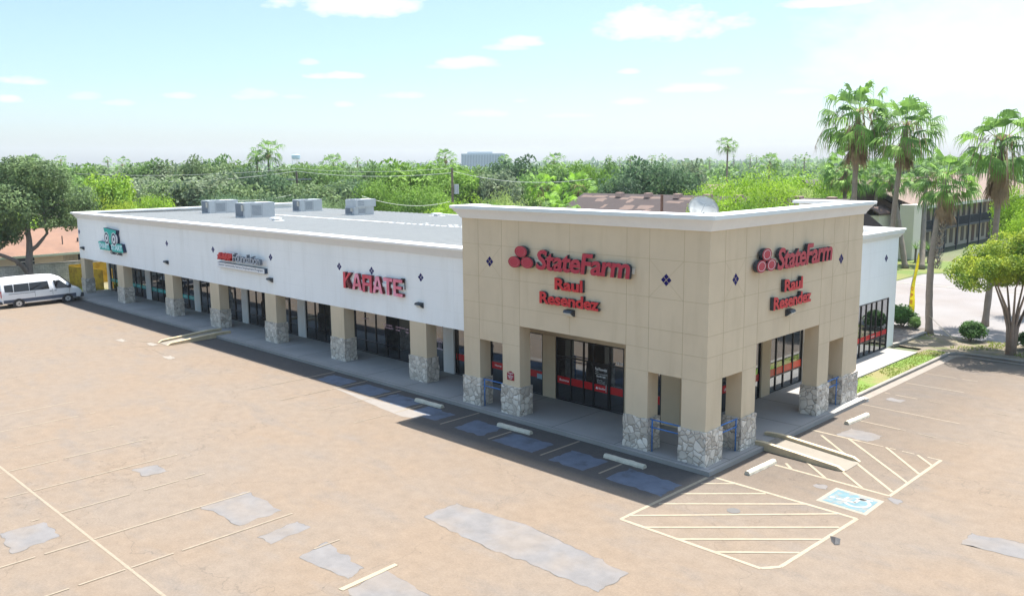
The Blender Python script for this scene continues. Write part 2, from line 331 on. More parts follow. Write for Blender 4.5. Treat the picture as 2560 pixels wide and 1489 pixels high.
# ------------------------------------------------------------------ ground, lot, roads
def sheet(name, pts, z, m, th=None):
    bm = bmesh.new(); poly(bm, [(x, y, z) for x, y in pts]); o = mk(name, bm, m); tag(o, kind='structure'); return o
bm = bmesh.new(); poly(bm, [(-5000, -3000, -.03), (3000, -3000, -.03), (3000, 6000, -.03), (-5000, 6000, -.03)]); tag(mk('ground', bm, groundm), kind='structure')
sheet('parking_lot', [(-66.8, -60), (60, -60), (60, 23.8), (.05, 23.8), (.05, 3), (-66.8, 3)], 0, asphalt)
sheet('road', [(-120, 28.9), (90, 28.9), (90, 50.5), (-13, 50.5), (-120, 47.5)], .0, roadm)
sheet('driveway', [(-13.2, 50.45), (40, 50.45), (40, 59.5), (-10, 61), (-13.1, 57)], .004, roadm)
sheet('bounce_yard', [(-130, -60), (-67.4, -60), (-67.4, 30), (-130, 30)], -.012, mat('bounce_soil', (.20, .175, .13), .95, .2, .6, col2=(.14, .15, .06), c2s=.15))  # pale ground sheet added behind the block wall to bounce light onto the bungalow
sheet('lawn', [(-60, 50.7), (-13.4, 50.7), (-13.5, 57.3), (-10.3, 61.3), (40, 60), (40, 69), (-60, 69)], -.005, lawnm)
# sidewalk slabs of the arcade with kerb face, and the walk along the east wing
bm = bmesh.new()
prism(bm, [(-59.6, -.36, 0), (.41, -.36, 0), (.41, 12.0, 0), (-3.05, 12.0, 0), (-3.05, 3.05, 0), (-59.6, 3.05, 0)], (0, 0, .15)); tag(mk('sidewalk', bm, conc), kind='structure')
boxes_j = []
x = -58.6
while x < 0: boxes_j.append((x, x+.02, -.2, 3.0, .15, .153)); x += 3.05
y = 1.2
while y < 11.5: boxes_j.append((-2.95, .25, y, y+.02, .15, .153)); y += 2.6
boxes_j.append((-59.5, .25, -.2, -.185, .15, .1535)); boxes_j.append((.25, .265, -.2, 11.9, .15, .1535))
tag(boxes('sidewalk_joints', boxes_j, mat('joint_dark', (.09, .085, .08), .95)), kind='structure')
bm = bmesh.new(); prism(bm, [(-3.05, 12.0, 0), (-1.38, 12.0, 0), (-1.34, 22.85, 0), (-3.05, 22.85, 0)], (0, 0, .15)); tag(mk('side_walkway', bm, conc), kind='structure')
bm = bmesh.new(); sweep(bm, [(-.05, 12.0), (-.05, 23.7), (.15, 24.1), (.6, 24.3), (60, 24.3)], [(-.16, 0), (-.16, .14), (-.03, .15), (0, .12), (0, 0)]); tag(mk('kerb', bm, kerbm), kind='structure')
bm = bmesh.new(); sweep(bm, [(-.05, 12.0), (-.05, 23.7), (.15, 24.1), (.6, 24.3), (60, 24.3)], [(.0, .002), (.0, .006), (.38, .006), (.38, .002)]); tag(mk('gutter', bm, gutter), kind='structure')
bm = bmesh.new(); sweep(bm, [(-66, -.38), (-59.6, -.38)], [(-.16, 0), (-.16, .13), (0, .13), (0, 0)]); tag(mk('kerb', bm, kerbm), kind='structure')
bm = bmesh.new(); sweep(bm, [(-13.2, 50.2), (-60, 49)], [(-.16, 0), (-.16, .13), (0, .13), (0, 0)]); tag(mk('kerb', bm, kerbm), kind='structure')
bm = bmesh.new(); sweep(bm, [(90, 50.55), (-12, 50.0), (-40, 49.3)], [(-.35, .0), (-.35, .012), (.2, .012), (.2, 0)]); tag(mk('gutter', bm, kerbm), kind='structure')
bm = bmesh.new()
import itertools
def gridsheet(bm, x0, x1, y0, y1, z, nx, ny, amp, keep=None):
    V = [[bm.verts.new((x0+(x1-x0)*i/nx, y0+(y1-y0)*j/ny, z+amp*noise.noise(Vector((i*.7, j*.7, 3.1))))) for j in range(ny+1)] for i in range(nx+1)]
    for i in range(nx):
        for j in range(ny): bm.faces.new((V[i][j], V[i+1][j], V[i+1][j+1], V[i][j+1]))
gridsheet(bm, -1.37, -.19, 12, 24.2, .08, 8, 60, .03); gs = mk('grass_verge', bm, grassm); tag(gs, kind='structure')
bm = bmesh.new(); gridsheet(bm, -3.1, 60, 24.25, 28.7, .08, 160, 20, .06); gridsheet(bm, -1.6, -.19, 22.9, 24.3, .075, 8, 8, .02); tag(mk('planting_strip', bm, dirtm), kind='structure')
bm = bmesh.new(); gridsheet(bm, -8.5, -3.3, 24.0, 30.5, .07, 40, 40, .08); tag(mk('gravel_bed', bm, mat('gravel', (.14, .12, .105), .95, .5, 7, .8, 12)), kind='structure')
bm = bmesh.new(); sweep(bm, [(-3.1, 23.9), (-2.95, 24.6), (-3.0, 28.6)], [(-.12, 0), (-.12, .2), (.12, .2), (.12, 0)]); tag(mk('kerb', bm, kerbm), kind='structure')
bm = bmesh.new(); gridsheet(bm, -66.3, -59.65, -.2, 3.0, .03, 40, 20, .04); tag(mk('grass_corner', bm, mat('bright_grass', (.19, .26, .02), .95, .3, 9, .5, 30)), kind='structure')
# tufts of grass on verge and strips (uncountable)
bm = bmesh.new(); rg = random.Random(3)
def tuft(bm, x, y, z, h):
    for k in range(3):
        a = rg.random()*6.28; dx, dy = math.cos(a)*h*.5, math.sin(a)*h*.5; w = .018
        f = bm.faces.new([bm.verts.new((x-dy*w/h*2, y+dx*w/h*2, z)), bm.verts.new((x+dy*w/h*2, y-dx*w/h*2, z)), bm.verts.new((x+dx, y+dy, z+h))])
for k in range(1500):
    x, y = rg.uniform(-1.35, -.2), rg.uniform(12, 24)
    if noise.noise(Vector((x*.8, y*.5, 0))) < .25-.03*(20-y): tuft(bm, x, y, .06, rg.uniform(.05, .11))
for k in range(3500):
    x, y = rg.uniform(-3, 9), rg.uniform(24.4, 28.6)
    if noise.noise(Vector((x*.6, y*.6, 7))) > .12: tuft(bm, x, y, .07, rg.uniform(.05, .14))
for k in range(3500):
    x, y = rg.uniform(-66, -59.7), rg.uniform(-.1, 3.0); tuft(bm, x, y, .02, rg.uniform(.08, .2))
tag(mk('grass_tufts', bm, mat('grass_blade', (.22, .27, .05), .8, .3, 4, trans=.5)), kind='stuff')

# painted markings: worn lines cut into short pieces with gaps
def paint_line(bm, p, q, w, wear=0.0, z=.005):
    p = Vector((*p, 0)); q = Vector((*q, 0)); d = q-p; n = max(1, int(d.length/.22)); t = d.normalized(); s = Vector((-t.y, t.x, 0)); pr = None
    for i in range(n):
        a = p+d*(i/n); b = p+d*((i+1)/n)
        wa = w/2*(1+.18*noise.noise(a*2.3)); wb = w/2*(1+.18*noise.noise(b*2.3))
        if wear and noise.noise(Vector((a.x*1.9, a.y*1.9, 5)))*.5+.5 < wear: continue
        if wear:
            wa *= 1-.35*wear; wb *= 1-.35*wear
        poly(bm, [(a.x-s.x*wa, a.y-s.y*wa, z), (b.x-s.x*wb, b.y-s.y*wb, z), (b.x+s.x*wb, b.y+s.y*wb, z), (a.x+s.x*wa, a.y+s.y*wa, z)])
def lines(name, lst, m=paint_w):
    bm = bmesh.new()
    for k, l_ in enumerate(lst): paint_line(bm, l_[0], l_[1], l_[2], l_[3] if len(l_) > 3 else 0, .005+.0006*k)
    tag(mk(name, bm, m), kind='structure')
hatch_w = mat('zone_paint', (.265, .22, .155), .85, .2, 7)
lines('striped_zone_paint', [((.4, -.45), (.4, -5.1), .12, .15), ((.55, -.28), (5.36, -.38), .12), ((5.36, -.38), (5.22, -4.7), .12, .1), ((5.22, -4.7), (4.9, -5.1), .12), ((4.9, -5.12), (.4, -5.1), .12)] +
      [(a, b, .10, .08) for a, b in (((.55, -1.07), (1.34, -.33)), ((.57, -2.25), (2.49, -.43)), ((.54, -3.39), (3.74, -.4)), ((.45, -4.71), (4.79, -.43)), ((1.27, -5.08), (5.25, -1.31)), ((2.39, -5.1), (5.25, -2.41)), ((3.56, -5.1), (5.2, -3.6)))], hatch_w)
lines('striped_zone_paint', [((1.42, 2.17), (5.35, 2.02), .11), ((5.36, 2.0), (5.36, 6.5), .11, .1), ((.54, 6.72), (2.46, 6.62), .11), ((2.46, 6.62), (5.35, 6.48), .07, .45)] +
      [(a, b, .10, .08) for a, b in (((1.12, 6.33), (5.3, 2.4)), ((2.07, 6.6), (5.33, 3.52)), ((3.45, 6.57), (5.31, 4.59)), ((4.57, 6.49), (5.35, 5.69)), ((1.05, 5.22), (1.6, 4.7)), ((1.63, 2.55), (2.01, 2.18)), ((2.12, 3.12), (3.24, 2.12)), ((3.41, 3.05), (4.47, 2.08)))], hatch_w)
lines('parking_line', [((.45, 11.55), (4.4, 11.4), .08, .3), ((.45, 14.02), (2.1, 13.96), .08, .35), ((.45, 16.45), (3.2, 16.45), .08, .3), ((.45, 18.95), (2.8, 18.92), .07, .4), ((.45, 21.4), (3, 21.4), .07, .45), ((1.4, 9.15), (3.0, 9.05), .09), ((3.0, 9.05), (6.2, 8.8), .06, .5), ((2.4, 13.96), (5.5, 13.9), .05, .6), ((4.4, 11.4), (7, 11.3), .05, .6)])
wing_l = []
for k, xx in enumerate([-2.44, -5.11, -7.80, -10.57, -13.2, -15.8, -18.43, -21.15]):
    wing_l.append(((xx, -.45 if k in (1, 3, 5, 7, 6) else -1.35), (xx, -2.6), .09, .12)); wing_l.append(((xx, -2.6), (xx-.05, -5.1), .06, .45 if k > 3 else .75))
lines('parking_line', wing_l+[((-33.9, -3.3), (-35.0, -5.1), .06, .3), ((-34.9, -3.4), (-36.9, -4.1), .06, .3), ((-30.6, -4.6), (-33.5, -4.4), .05, .5), ((-38.3, -4.3), (-33.4, -4.6), .05, .6)])
lot_l = [((-22, -16.35), (-4.2, -16.35), .09, .22)]
for k, xx in enumerate([-25.1, -22.6, -20.0, -17.35, -14.75, -12.15, -9.5, -6.97]):
    lot_l.append(((xx, -11.5), (xx+.05, -16.3), .08, .25+.12*((k*7) % 3))); lot_l.append(((xx+.05, -16.45), (xx+.12, -21.5), .08, .3+.1*(k % 3)))
lot_l += [((-4.4, -11.3), (-4.4, -12.4), .06, .5)]
lines('parking_line', lot_l)
bm = bmesh.new(); prism(bm, [(-2.12, -11.42, .004), (-2.03, -13.22, .004), (-1.87, -13.2, .004), (-1.98, -11.42, .004)], (0, 0, .01)); tag(mk('parking_line', bm, mat('fresh_paint', (.27, .225, .15), .7, .1, 3)), kind='structure')
# accessible bay symbol: pale border, blue field, white wheelchair figure
def rot(u, v): return (3.93+u*1.43/1.43, 0.19+v)
bm = bmesh.new(); poly(bm, [(3.86, .13, .005), (5.45, .03, .005), (5.42, 1.47, .005), (3.86, 1.58, .005)]); tag(mk('bay_symbol_border', bm, mat('symbol_white', (.235, .205, .16), .8, .2, 8)), kind='structure')
bm = bmesh.new(); poly(bm, [(3.98, .26, .009), (5.33, .17, .009), (5.30, 1.34, .009), (3.98, 1.44, .009)]); tag(mk('bay_symbol_field', bm, mat('symbol_blue', (.085, .155, .175), .8, .2, 5, col2=(.16, .16, .15), c2s=3.2, c2lo=.5, c2hi=.6)), kind='structure')
bm = bmesh.new(); z = .013      # figure: head toward the building, wheel arc, body, seat, leg (up = -x)
def fig(u, v): return (4.75+u, .8+v, z)
for k in range(18):
    a0, a1 = R(-150+k*15), R(-150+(k+1)*15)
    poly(bm, [fig(.12+.30*math.cos(a0), -.02+.30*math.sin(a0)), fig(.12+.30*math.cos(a1), -.02+.30*math.sin(a1)), fig(.12+.40*math.cos(a1), -.02+.40*math.sin(a1)), fig(.12+.40*math.cos(a0), -.02+.40*math.sin(a0))])
poly(bm, [fig(-.62+.09*math.cos(k*.628), -.1+.09*math.sin(k*.628)) for k in range(10)])
for u0, v0, u1, v1, w in ((-.5, -.1, .08, -.06, .11), (-.28, -.05, -.26, .24, .08), (.06, -.05, .06, .3, .11), (.06, .3, .42, .42, .1)):
    d = Vector((u1-u0, v1-v0)).normalized(); s_ = Vector((-d.y, d.x))*w/2; poly(bm, [fig(u0-s_.x, v0-s_.y), fig(u1-s_.x, v1-s_.y), fig(u1+s_.x, v1+s_.y), fig(u0+s_.x, v0+s_.y)])
tag(mk('bay_symbol_figure', bm, mat('figure_white', (.24, .23, .215), .8, .15, 9)), kind='structure')
sym = [(-34.9, -3.85, 1.5), (-30.7, -4.7, 1.3), (-37.4, -4.6, 1.4)]
for sx, sy, ss in sym:
    bm = bmesh.new()
    for k in range(9):
        a = rg.random()*6.28; poly(bm, [(sx+rg.uniform(-.5, .5)+.22*math.cos(a+j*1.57)*ss*.5, sy+rg.uniform(-.04, .04)+.25*math.sin(a+j*1.57), .006+k*.0005) for j in range(4)])
    tag(mk('faded_bay_symbol', bm, mat('faded_white', (.205, .18, .15), .85, .2, 6)), kind='structure')
# repair patches
def rough_patch(name, pts, m, z=.004, n=11, amp=.06):
    out = []
    for i in range(len(pts)):
        a = Vector((*pts[i], 0)); b = Vector((*pts[(i+1) % len(pts)], 0)); t = (b-a); s_ = Vector((-t.y, t.x, 0)).normalized()
        for k in range(n):
            p = a+t*(k/n); am = amp*(1 if k else -.5)
            p += s_*(noise.noise(p*2.7+Vector((9, 1, 4)))*am+noise.noise(p*9+Vector((2, 7, 1)))*am*.35); out.append((p.x, p.y, z))
    bm = bmesh.new(); f = poly(bm, out); bmesh.ops.triangulate(bm, faces=[f]); o = mk(name, bm, m); tag(o, kind='structure')
    if m is not patchm: return o
    bm = bmesh.new(); L_ = len(out)      # broken tar seam round the repair
    for i in range(L_):
        a, b = Vector(out[i]), Vector(out[(i+1) % L_]); w_ = .035*noise.noise(a*1.7+Vector((3, 3, 0)))+.006
        if w_ < .004: continue
        t = (b-a).normalized(); s_ = Vector((-t.y, t.x, 0)); poly(bm, [tuple(p+Vector((0, 0, .001))) for p in (a-s_*w_, b-s_*w_*.8, b+s_*.004, a+s_*.004)])
    tag(mk('tar_seam', bm, seamm), kind='structure'); return o
for pts in ([(-9.5, -13.16), (-7.29, -13.03), (-7.42, -11.6), (-9.6, -11.55)], [(-11.8, -18.05), (-10.1, -18.2), (-10.36, -16.9), (-11.75, -16.9)], [(-14.35, -13.27), (-13.4, -13.25), (-13.3, -12.5), (-14.2, -12.5)],
            [(-6.2, -13.08), (-5.54, -13.06), (-5.72, -11.65), (-6.35, -11.7)], [(-4.25, -12.95), (-2.3, -12.75), (-2.5, -12.15), (-4.56, -11.9)], [(-3.9, -8.97), (-1.06, -9.1), (.76, -8.97), (2.67, -8.95), (2.62, -7.62), (1.42, -7.55), (-1.11, -7.3), (-3.95, -7.58)],
            [(-1.85, -13.1), (1.1, -13.6), (.6, -12.3), (-.12, -11.88), (-1.95, -11.8)], [(8.1, -.1), (11, .2), (10.8, 1.2), (9.2, 1.05), (8.1, .85)], [(1.5, 6.78), (2.7, 6.75), (2.85, 7.8), (1.56, 7.95)], [(3.25, 1.15), (3.7, 1.2), (3.6, 1.5), (3.25, 1.45)], [(5.3, 1.75), (5.8, 1.5), (5.85, 1.8), (5.4, 2.0)], [(.9, 12.9), (1.6, 12.9), (1.6, 13.4), (.9, 13.4)]):
    rough_patch('asphalt_patch', pts, patchm, amp=.13)
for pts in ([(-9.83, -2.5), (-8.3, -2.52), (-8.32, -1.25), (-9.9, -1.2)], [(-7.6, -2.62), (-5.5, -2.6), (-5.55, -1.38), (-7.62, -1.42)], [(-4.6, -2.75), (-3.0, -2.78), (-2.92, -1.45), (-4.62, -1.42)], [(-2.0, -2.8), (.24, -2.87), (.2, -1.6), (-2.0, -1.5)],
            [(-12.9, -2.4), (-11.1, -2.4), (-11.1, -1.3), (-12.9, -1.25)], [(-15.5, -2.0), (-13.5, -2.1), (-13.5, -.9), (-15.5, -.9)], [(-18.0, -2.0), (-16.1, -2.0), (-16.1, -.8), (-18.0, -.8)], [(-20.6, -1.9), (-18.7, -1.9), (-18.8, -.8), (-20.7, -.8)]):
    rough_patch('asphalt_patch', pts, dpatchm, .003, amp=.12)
rough_patch('asphalt_patch', [(-18.8, -2.2), (-15, -2.72), (-12.6, -2.98), (-11.9, -2.75), (-12.0, -2.1)], mat('pale_patch', (.195, .175, .155), .95, .1, 2), .0035, 6, .05)

# ------------------------------------------------------------------ the retail building
B = empty('retail_building', (0, 0, 0), 0, 'long white stucco strip mall with tall tan corner tower and stone footed pillars', 'shopping building')
ZL, ZH, ZC = 3.03, 3.86, 8.05
# white wings
boxes('white_wall', [(-59.4, -12.2, 3.05, 23.7, .15, 6.0), (-12.2, -3.05, 3.05, 23.7, .15, 6.0)], white, B)
boxes('white_fascia', [(-59.4, -11.93, .92, 1.3, 2.98, 6.19)], white, B)
boxes('soffit', [(-59.38, -11.93, 1.3, 3.048, 2.99, 3.1)], mat('soffit', (.4, .4, .38), .9), B)
boxes('end_parapet', [(-59.4, -59.1, 1.3, 21.0, 6.0, 6.19)], white, B)
boxes('east_fascia', [(-3.05, -3.0, 11.84, 23.75, 2.93, 6.19)], white, B)
boxes('east_corner_pier', [(-3.05, -3.0, 22.85, 23.75, .15, 2.93)], white, B)
jl = [(-59.4, -11.93, .917, .92, zz, zz+.012) for zz in (5.55, 4.55, 3.75)]+[(xx, xx+.012, .917, .92, 2.98, 6.19) for xx in (-55.0, -51.2, -47, -42.84, -39.5, -36.2, -32.8, -29.2, -25.8, -22.43, -19.6, -15.86, -13.6)]
jl += [(-3.0, -2.997, 11.84, 23.75, zz, zz+.012) for zz in (5.5, 4.2)]
boxes('stucco_joint', jl, white_joint, B)
# roof with standing ribs
bm = bmesh.new()
def zr(y): return 6.42-.0145*(y-1.3)
poly(bm, [(-59.1, 1.2, zr(1.2)), (-3.4, 1.2, zr(1.2)), (-3.4, 22.2, zr(22.2)), (-59.1, 22.2, zr(22.2))]); poly(bm, [(-59.1, 22.2, zr(22.2)), (-3.4, 22.2, zr(22.2)), (-3.4, 22.25, 5.9), (-59.1, 22.25, 5.9)])
rf = mk('roof', bm, roofm, B)
bm = bmesh.new(); x = -58.9
while x < -12:
    prism(bm, [(x, 1.3, zr(1.3)), (x+.09, 1.3, zr(1.3)), (x+.07, 1.3, zr(1.3)+.07), (x+.02, 1.3, zr(1.3)+.07)], (0, 20.9, zr(22.2)-zr(1.3))); x += .62
mk('roof_ribs', bm, mat('rib_metal', (.30, .305, .30), .5, .05, 1), rf)
bm = bmesh.new(); x = -58
while x < -12:
    n_ = rg.uniform(.5, 1.6) if x < -33 else rg.uniform(.25, .45); yy = 11.9+.0*(x+35)+rg.uniform(-.05, .05)
    zz = zr(yy)+.075; box(bm, x, x+n_, yy, yy+.22, zz, zz+.006); 
    if -31 < x < -20 and rg.random() < .5: box(bm, x, x+n_*.8, yy+1.1, yy+1.3, zr(yy+1.2)+.075, zr(yy+1.2)+.08)
    x += n_+(.02 if x < -33 else .25)
mk('lap_sealant', bm, roofw, rf)['kind'] = 'stuff'
bm = bmesh.new(); x = -40
while x < -12: n_ = rg.uniform(.4, 1.4); box(bm, x, x+n_, 22.05+rg.uniform(0, .05), 22.3, zr(22)+.05, zr(22)+.09); x += n_+rg.uniform(0, .12)
mk('rear_flashing', bm, roofw, rf)['kind'] = 'stuff'
# cornices
PROF = lambda z0, dz, out, inn: [(.02, z0), (.05, z0), (.10, z0+dz*.30), (.115, z0+dz*.30), (.19, z0+dz*.62), (.205, z0+dz*.62), (out-.05, z0+dz*.97), (-.1, z0+dz*.97)]
def cornice(path, z0, z1, out, inn):
    dz = z1-z0-.12
    bm = bmesh.new(); sweep(bm, path, [(.0, z0-.0), (.05, z0), (.11, z0+dz*.33), (.125, z0+dz*.33), (.2, z0+dz*.66), (.215, z0+dz*.66), (out-.05, z0+dz), (-.0, z0+dz)]); c = mk('cornice', bm, cream, B)
    bm = bmesh.new(); sweep(bm, path, [(-inn, z0+dz), (out, z0+dz), (out+.015, z1-.02), (out, z1), (-inn, z1)]); mk('cap', bm, capm, c)
cornice([(-59.4, 21.0), (-59.4, .92), (-11.93, .92)], 6.19, 6.68, .35, .38)
cornice([(-3.0, 11.84), (-3.0, 23.75), (-8, 23.75)], 6.13, 6.60, .26, .3)
# tower false front, L shaped, with openings
TW = [(-11.93, 0, 0, .6, ZH, ZC), (-11.93, -8.63, 0, .6, ZL, ZH), (-3.34, 0, 0, .6, ZL, ZH),
      (-.6, 0, .6, 11.84, ZH, ZC), (-.6, 0, .6, 3.23, ZL, ZH), (-.6, 0, 8.14, 11.84, ZL, ZH), (-11.93, -11.33, .6, 1.1, ZH, ZC), (-2.9, -.6, 11.24, 11.84, ZL, ZC)]
boxes('tower_wall', TW, tan, B)
boxes('tower_side_wall', [(-11.93, -11.6, .62, 3.04, 3.0, 6.3)], tan, B)
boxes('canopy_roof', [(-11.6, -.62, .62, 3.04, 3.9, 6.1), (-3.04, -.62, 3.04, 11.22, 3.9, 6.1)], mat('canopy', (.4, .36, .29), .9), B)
GZ = (7.0, 5.67, 4.58, 3.86, 3.03); t_ = .014; P_ = .004
jl = [(-11.93, P_, -P_, 0, z_, z_+t_) for z_ in (7.0, 5.67, 4.58)]+[(-11.93, -8.63, -P_, 0, z_, z_+t_) for z_ in (3.86, )]+[(-3.34, P_, -P_, 0, z_, z_+t_) for z_ in (3.86,)]+[(-11.93, -10.96, -P_, 0, 3.03, 3.044), (-9.6, -8.63, -P_, 0, 3.03, 3.044), (-3.34, -2.37, -P_, 0, 3.03, 3.044), (-.97, P_, -P_, 0, 3.03, 3.044)]
jl += [(xx, xx+t_, -P_, 0, a, b) for xx, a, b in ((-10.97, ZL, ZC), (-9.6, ZL, ZC), (-8.63, ZH, ZC), (-5.99, ZH, ZC), (-3.35, ZH, ZC), (-2.38, ZL, ZC), (-.98, ZL, ZC))]
jl += [(0, P_, 0, 11.84, z_, z_+t_) for z_ in (7.0, 5.67, 4.58)]+[(0, P_, 0, 3.23, 3.86, 3.874), (0, P_, 8.14, 11.84, 3.86, 3.874), (0, P_, 0, .96, 3.03, 3.044), (0, P_, 2.29, 3.23, 3.03, 3.044), (0, P_, 8.14, 9.11, 3.03, 3.044), (0, P_, 10.43, 11.84, 3.03, 3.044)]
jl += [(0, P_, yy, yy+t_, a, ZC) for yy, a in ((.95, ZL), (2.29, ZL), (3.22, ZH), (5.65, ZH), (8.13, ZH), (9.1, ZL), (10.43, ZL))]
boxes('stucco_joint', jl, tan_joint, B)
bm = bmesh.new()
def diag(pl, u0, v0, u1, v1):
    d = Vector((u1-u0, v1-v0)).normalized(); s_ = Vector((-d.y, d.x))*.006; o_ = (0, 0, 0)
    poly(bm, [PL[pl](o_, u, v, .003) for u, v in ((u0-s_.x, v0-s_.y), (u1-s_.x, v1-s_.y), (u1+s_.x, v1+s_.y), (u0+s_.x, v0+s_.y))])
for pl, a, b in (('L', -10.97, -9.6), ('L', -2.38, -.98), ('R', .95, 2.29), ('R', 9.1, 10.43)):
    diag(pl, a, 5.67, b, 7.0); diag(pl, a, 7.0, b, 5.67)
mk('stucco_joint', bm, tan_joint, B)
cornice([(-11.93, 1.1), (-11.93, 0), (0, 0), (0, 11.84), (-2.9, 11.84)], 8.05, 8.57, .36, .62)
bm = bmesh.new(); sweep(bm, [(-11.93, 0), (0, 0), (0, 11.84)], [(.30, 8.44), (.385, 8.44), (.395, 8.575), (.28, 8.578)]); mk('cap_edge', bm, mat('cap_edge_metal', (.62, .68, .70), .45), B)
# navy diamond tiles (four small lozenges each)
def diamond(pl, u, v, off, r=.21):
    bm = bmesh.new(); q = r*.46
    for du, dv in ((0, r-q), (0, -(r-q)), (r-q, 0), (-(r-q), 0)):
        pts = [PL[pl]((0, off, 0) if pl == 'L' else (off, 0, 0), u+du+a*q, v+dv+b*q, .0) for a, b in ((1, 0), (0, 1), (-1, 0), (0, -1))]
        prism(bm, pts, (0, -.008, 0) if pl == 'L' else (.008, 0, 0))
    mk('diamond_tile', bm, tile, B)
for u in (-10.29, -1.67): diamond('L', u, 6.33, 0)
for u in (1.65, 9.83): diamond('R', u, 6.33, 0)
for u in (-59.14, -51.22, -42.84, -36.2, -29.25, -22.43, -19.65, -15.86): diamond('L', u, 5.11, .92, .2)
diamond('R', 22.17, 5.1, -3.0, .2)
# pillars with rough stone feet
def pillar(x0, x1, y0, y1, ztop, proud=.05):
    p = boxes('pillar', [(x0, x1, y0, y1, 1.3, ztop)], tan, B)
    bm = bmesh.new(); box(bm, x0-proud, x1+proud, y0-proud, y1+proud, .15, 1.33); bmesh.ops.subdivide_edges(bm, edges=bm.edges, cuts=9, use_grid_fill=True)
    for v in bm.verts:
        nz_ = noise.noise(v.co*4.5); k = .028*nz_
        if v.co.x < x0: v.co.x -= k+.01
        if v.co.x > x1: v.co.x += k+.01
        if v.co.y < y0: v.co.y -= k+.01
        if v.co.y > y1: v.co.y += k+.01
        if v.co.z > 1.3: v.co.z += .05*noise.noise(v.co*3.1+Vector((4, 4, 4)))
    mk('stone_base', bm, stone, p, smooth=False)
for a, b in ((-11.93, -10.96), (-9.6, -8.63), (-3.34, -2.37)): pillar(a, b, 0, .62, ZL if a < -9 else (ZH if False else ZL))
pillar(-.97, 0, 0, .96, ZL)
boxes('pillar_head', [(-9.6, -8.631, .001, .62, 3.04, ZH)], tan, B)
for a, b in ((2.29, 3.23), (8.14, 9.11), (10.43, 11.84)): pillar(-.62, 0, a, b, ZL)
for xr in (-50.72, -42.35, -35.76, -28.95, -22.2, -15.58): pillar(xr-1.2, xr, .925, 1.55, 2.975)
pillar(-59.38, -58.55, .925, 1.55, 2.975)
# storefronts
def storefront(pl, c, u0, u1, z0, z1, mull, hb, band=None, bz=(.9, 1.18), bandm=None, gap=None, glassm=glass, fw=.055, label=None):
    o = (0, c, 0) if pl == 'L' else (c, 0, 0)
    def bx(bm, a, b, za, zb, w0, w1):
        p, q = PL[pl](o, a, za, w0), PL[pl](o, b, zb, w1); box(bm, min(p[0], q[0]), max(p[0], q[0]), min(p[1], q[1]), max(p[1], q[1]), min(p[2], q[2]), max(p[2], q[2]))
    bm = bmesh.new(); zt = z1-fw; zb_ = z0+fw
    bx(bm, u0, u1, zt, z1, .0, .06); bx(bm, u0, u1, z0, zb_, .0, .06)
    us = [u0+fw/2]+list(mull)+[u1-fw/2]
    for u in us: bx(bm, u-fw/2, u+fw/2, zb_, zt, .0, .062)
    for h in hb:
        for a, b in zip(us[:-1], us[1:]): bx(bm, a+fw/2, b-fw/2, h, h+.05, .0, .058)
    w = mk('storefront_window', bm, frame, B)
    if label: w['label'] = label
    bm = bmesh.new(); bx(bm, u0+.01, u1-.01, z0+.01, z1-.01, .0, .02); mk('pane', bm, glassm, w)
    if band is not None:
        runs = []
        for i, (a, b) in enumerate(zip(us[:-1], us[1:])):
            if band == 'all' or i in band:
                if runs and abs(runs[-1][1]-a) < 1e-6: runs[-1][1] = b
                else: runs.append([a, b])
        for a, b in runs: bm = bmesh.new(); bx(bm, a+fw/2, b-fw/2, bz[0], bz[1], .021, .025); mk('window_band', bm, bandm, w)
    return w
def note(w, body, pl, c, u, v, wd, ht, m=wht, bold=.01):
    o = (u, c-.026, v) if pl == 'L' else (c+.026, u, v)
    return lettering('lettering', body, pl, o, wd, ht, m, w, bold=bold)
def seq(a, b, n): return [a+(b-a)*(i+1)/n for i in range(n-1)]
TEAL = dict(bandm=band_teal, bz=(.87, 1.13))
WS = [(-58.95, -51.75, 7, 'all', TEAL), (-50.9, -43.58, 7, 'all', TEAL), (-42.7, -36.78, 6, 'none', {}), (-36.0, -30.02, 6, 'none', {}), (-29.18, -24.3, 5, 'none', {}), (-24.24, -17.5, 7, 'none', {})]
for a, b, n, bnd, kw in WS:
    w = storefront('L', 3.05, a, b, .15, 2.9, seq(a, b, n), [.78] if bnd == 'none' else [], band=None if bnd == 'none' else bnd, **kw)
    dw = a+(b-a)/n*(n-2)
    boxes('door_stile', [(dw-.05, dw+.05, 2.975, 2.987, .2, 2.3), (dw+(b-a)/n-.05, dw+(b-a)/n+.05, 2.975, 2.987, .2, 2.3), (dw+.05, dw+(b-a)/n-.05, 2.975, 2.987, 2.2, 2.3), (dw+.05, dw+(b-a)/n-.05, 2.975, 2.987, .2, .42)], frame, w); boxes('door_pull', [(dw+.1, dw+.13, 2.93, 2.96, .95, 1.3)], galv, w)
    if bnd == 'all':
        us = [a]+seq(a, b, n)+[b]
        for i, tx in enumerate(['Reading', 'Snacks', 'Music', 'Math', 'Play', 'Crafts', 'Science']): note(w, '~'*6, 'L', 3.05, us[i]+.22, .98, .55, .05)
note_w = storefront('L', 3.05, -17.45, -16.76, .15, 2.6, [], [])
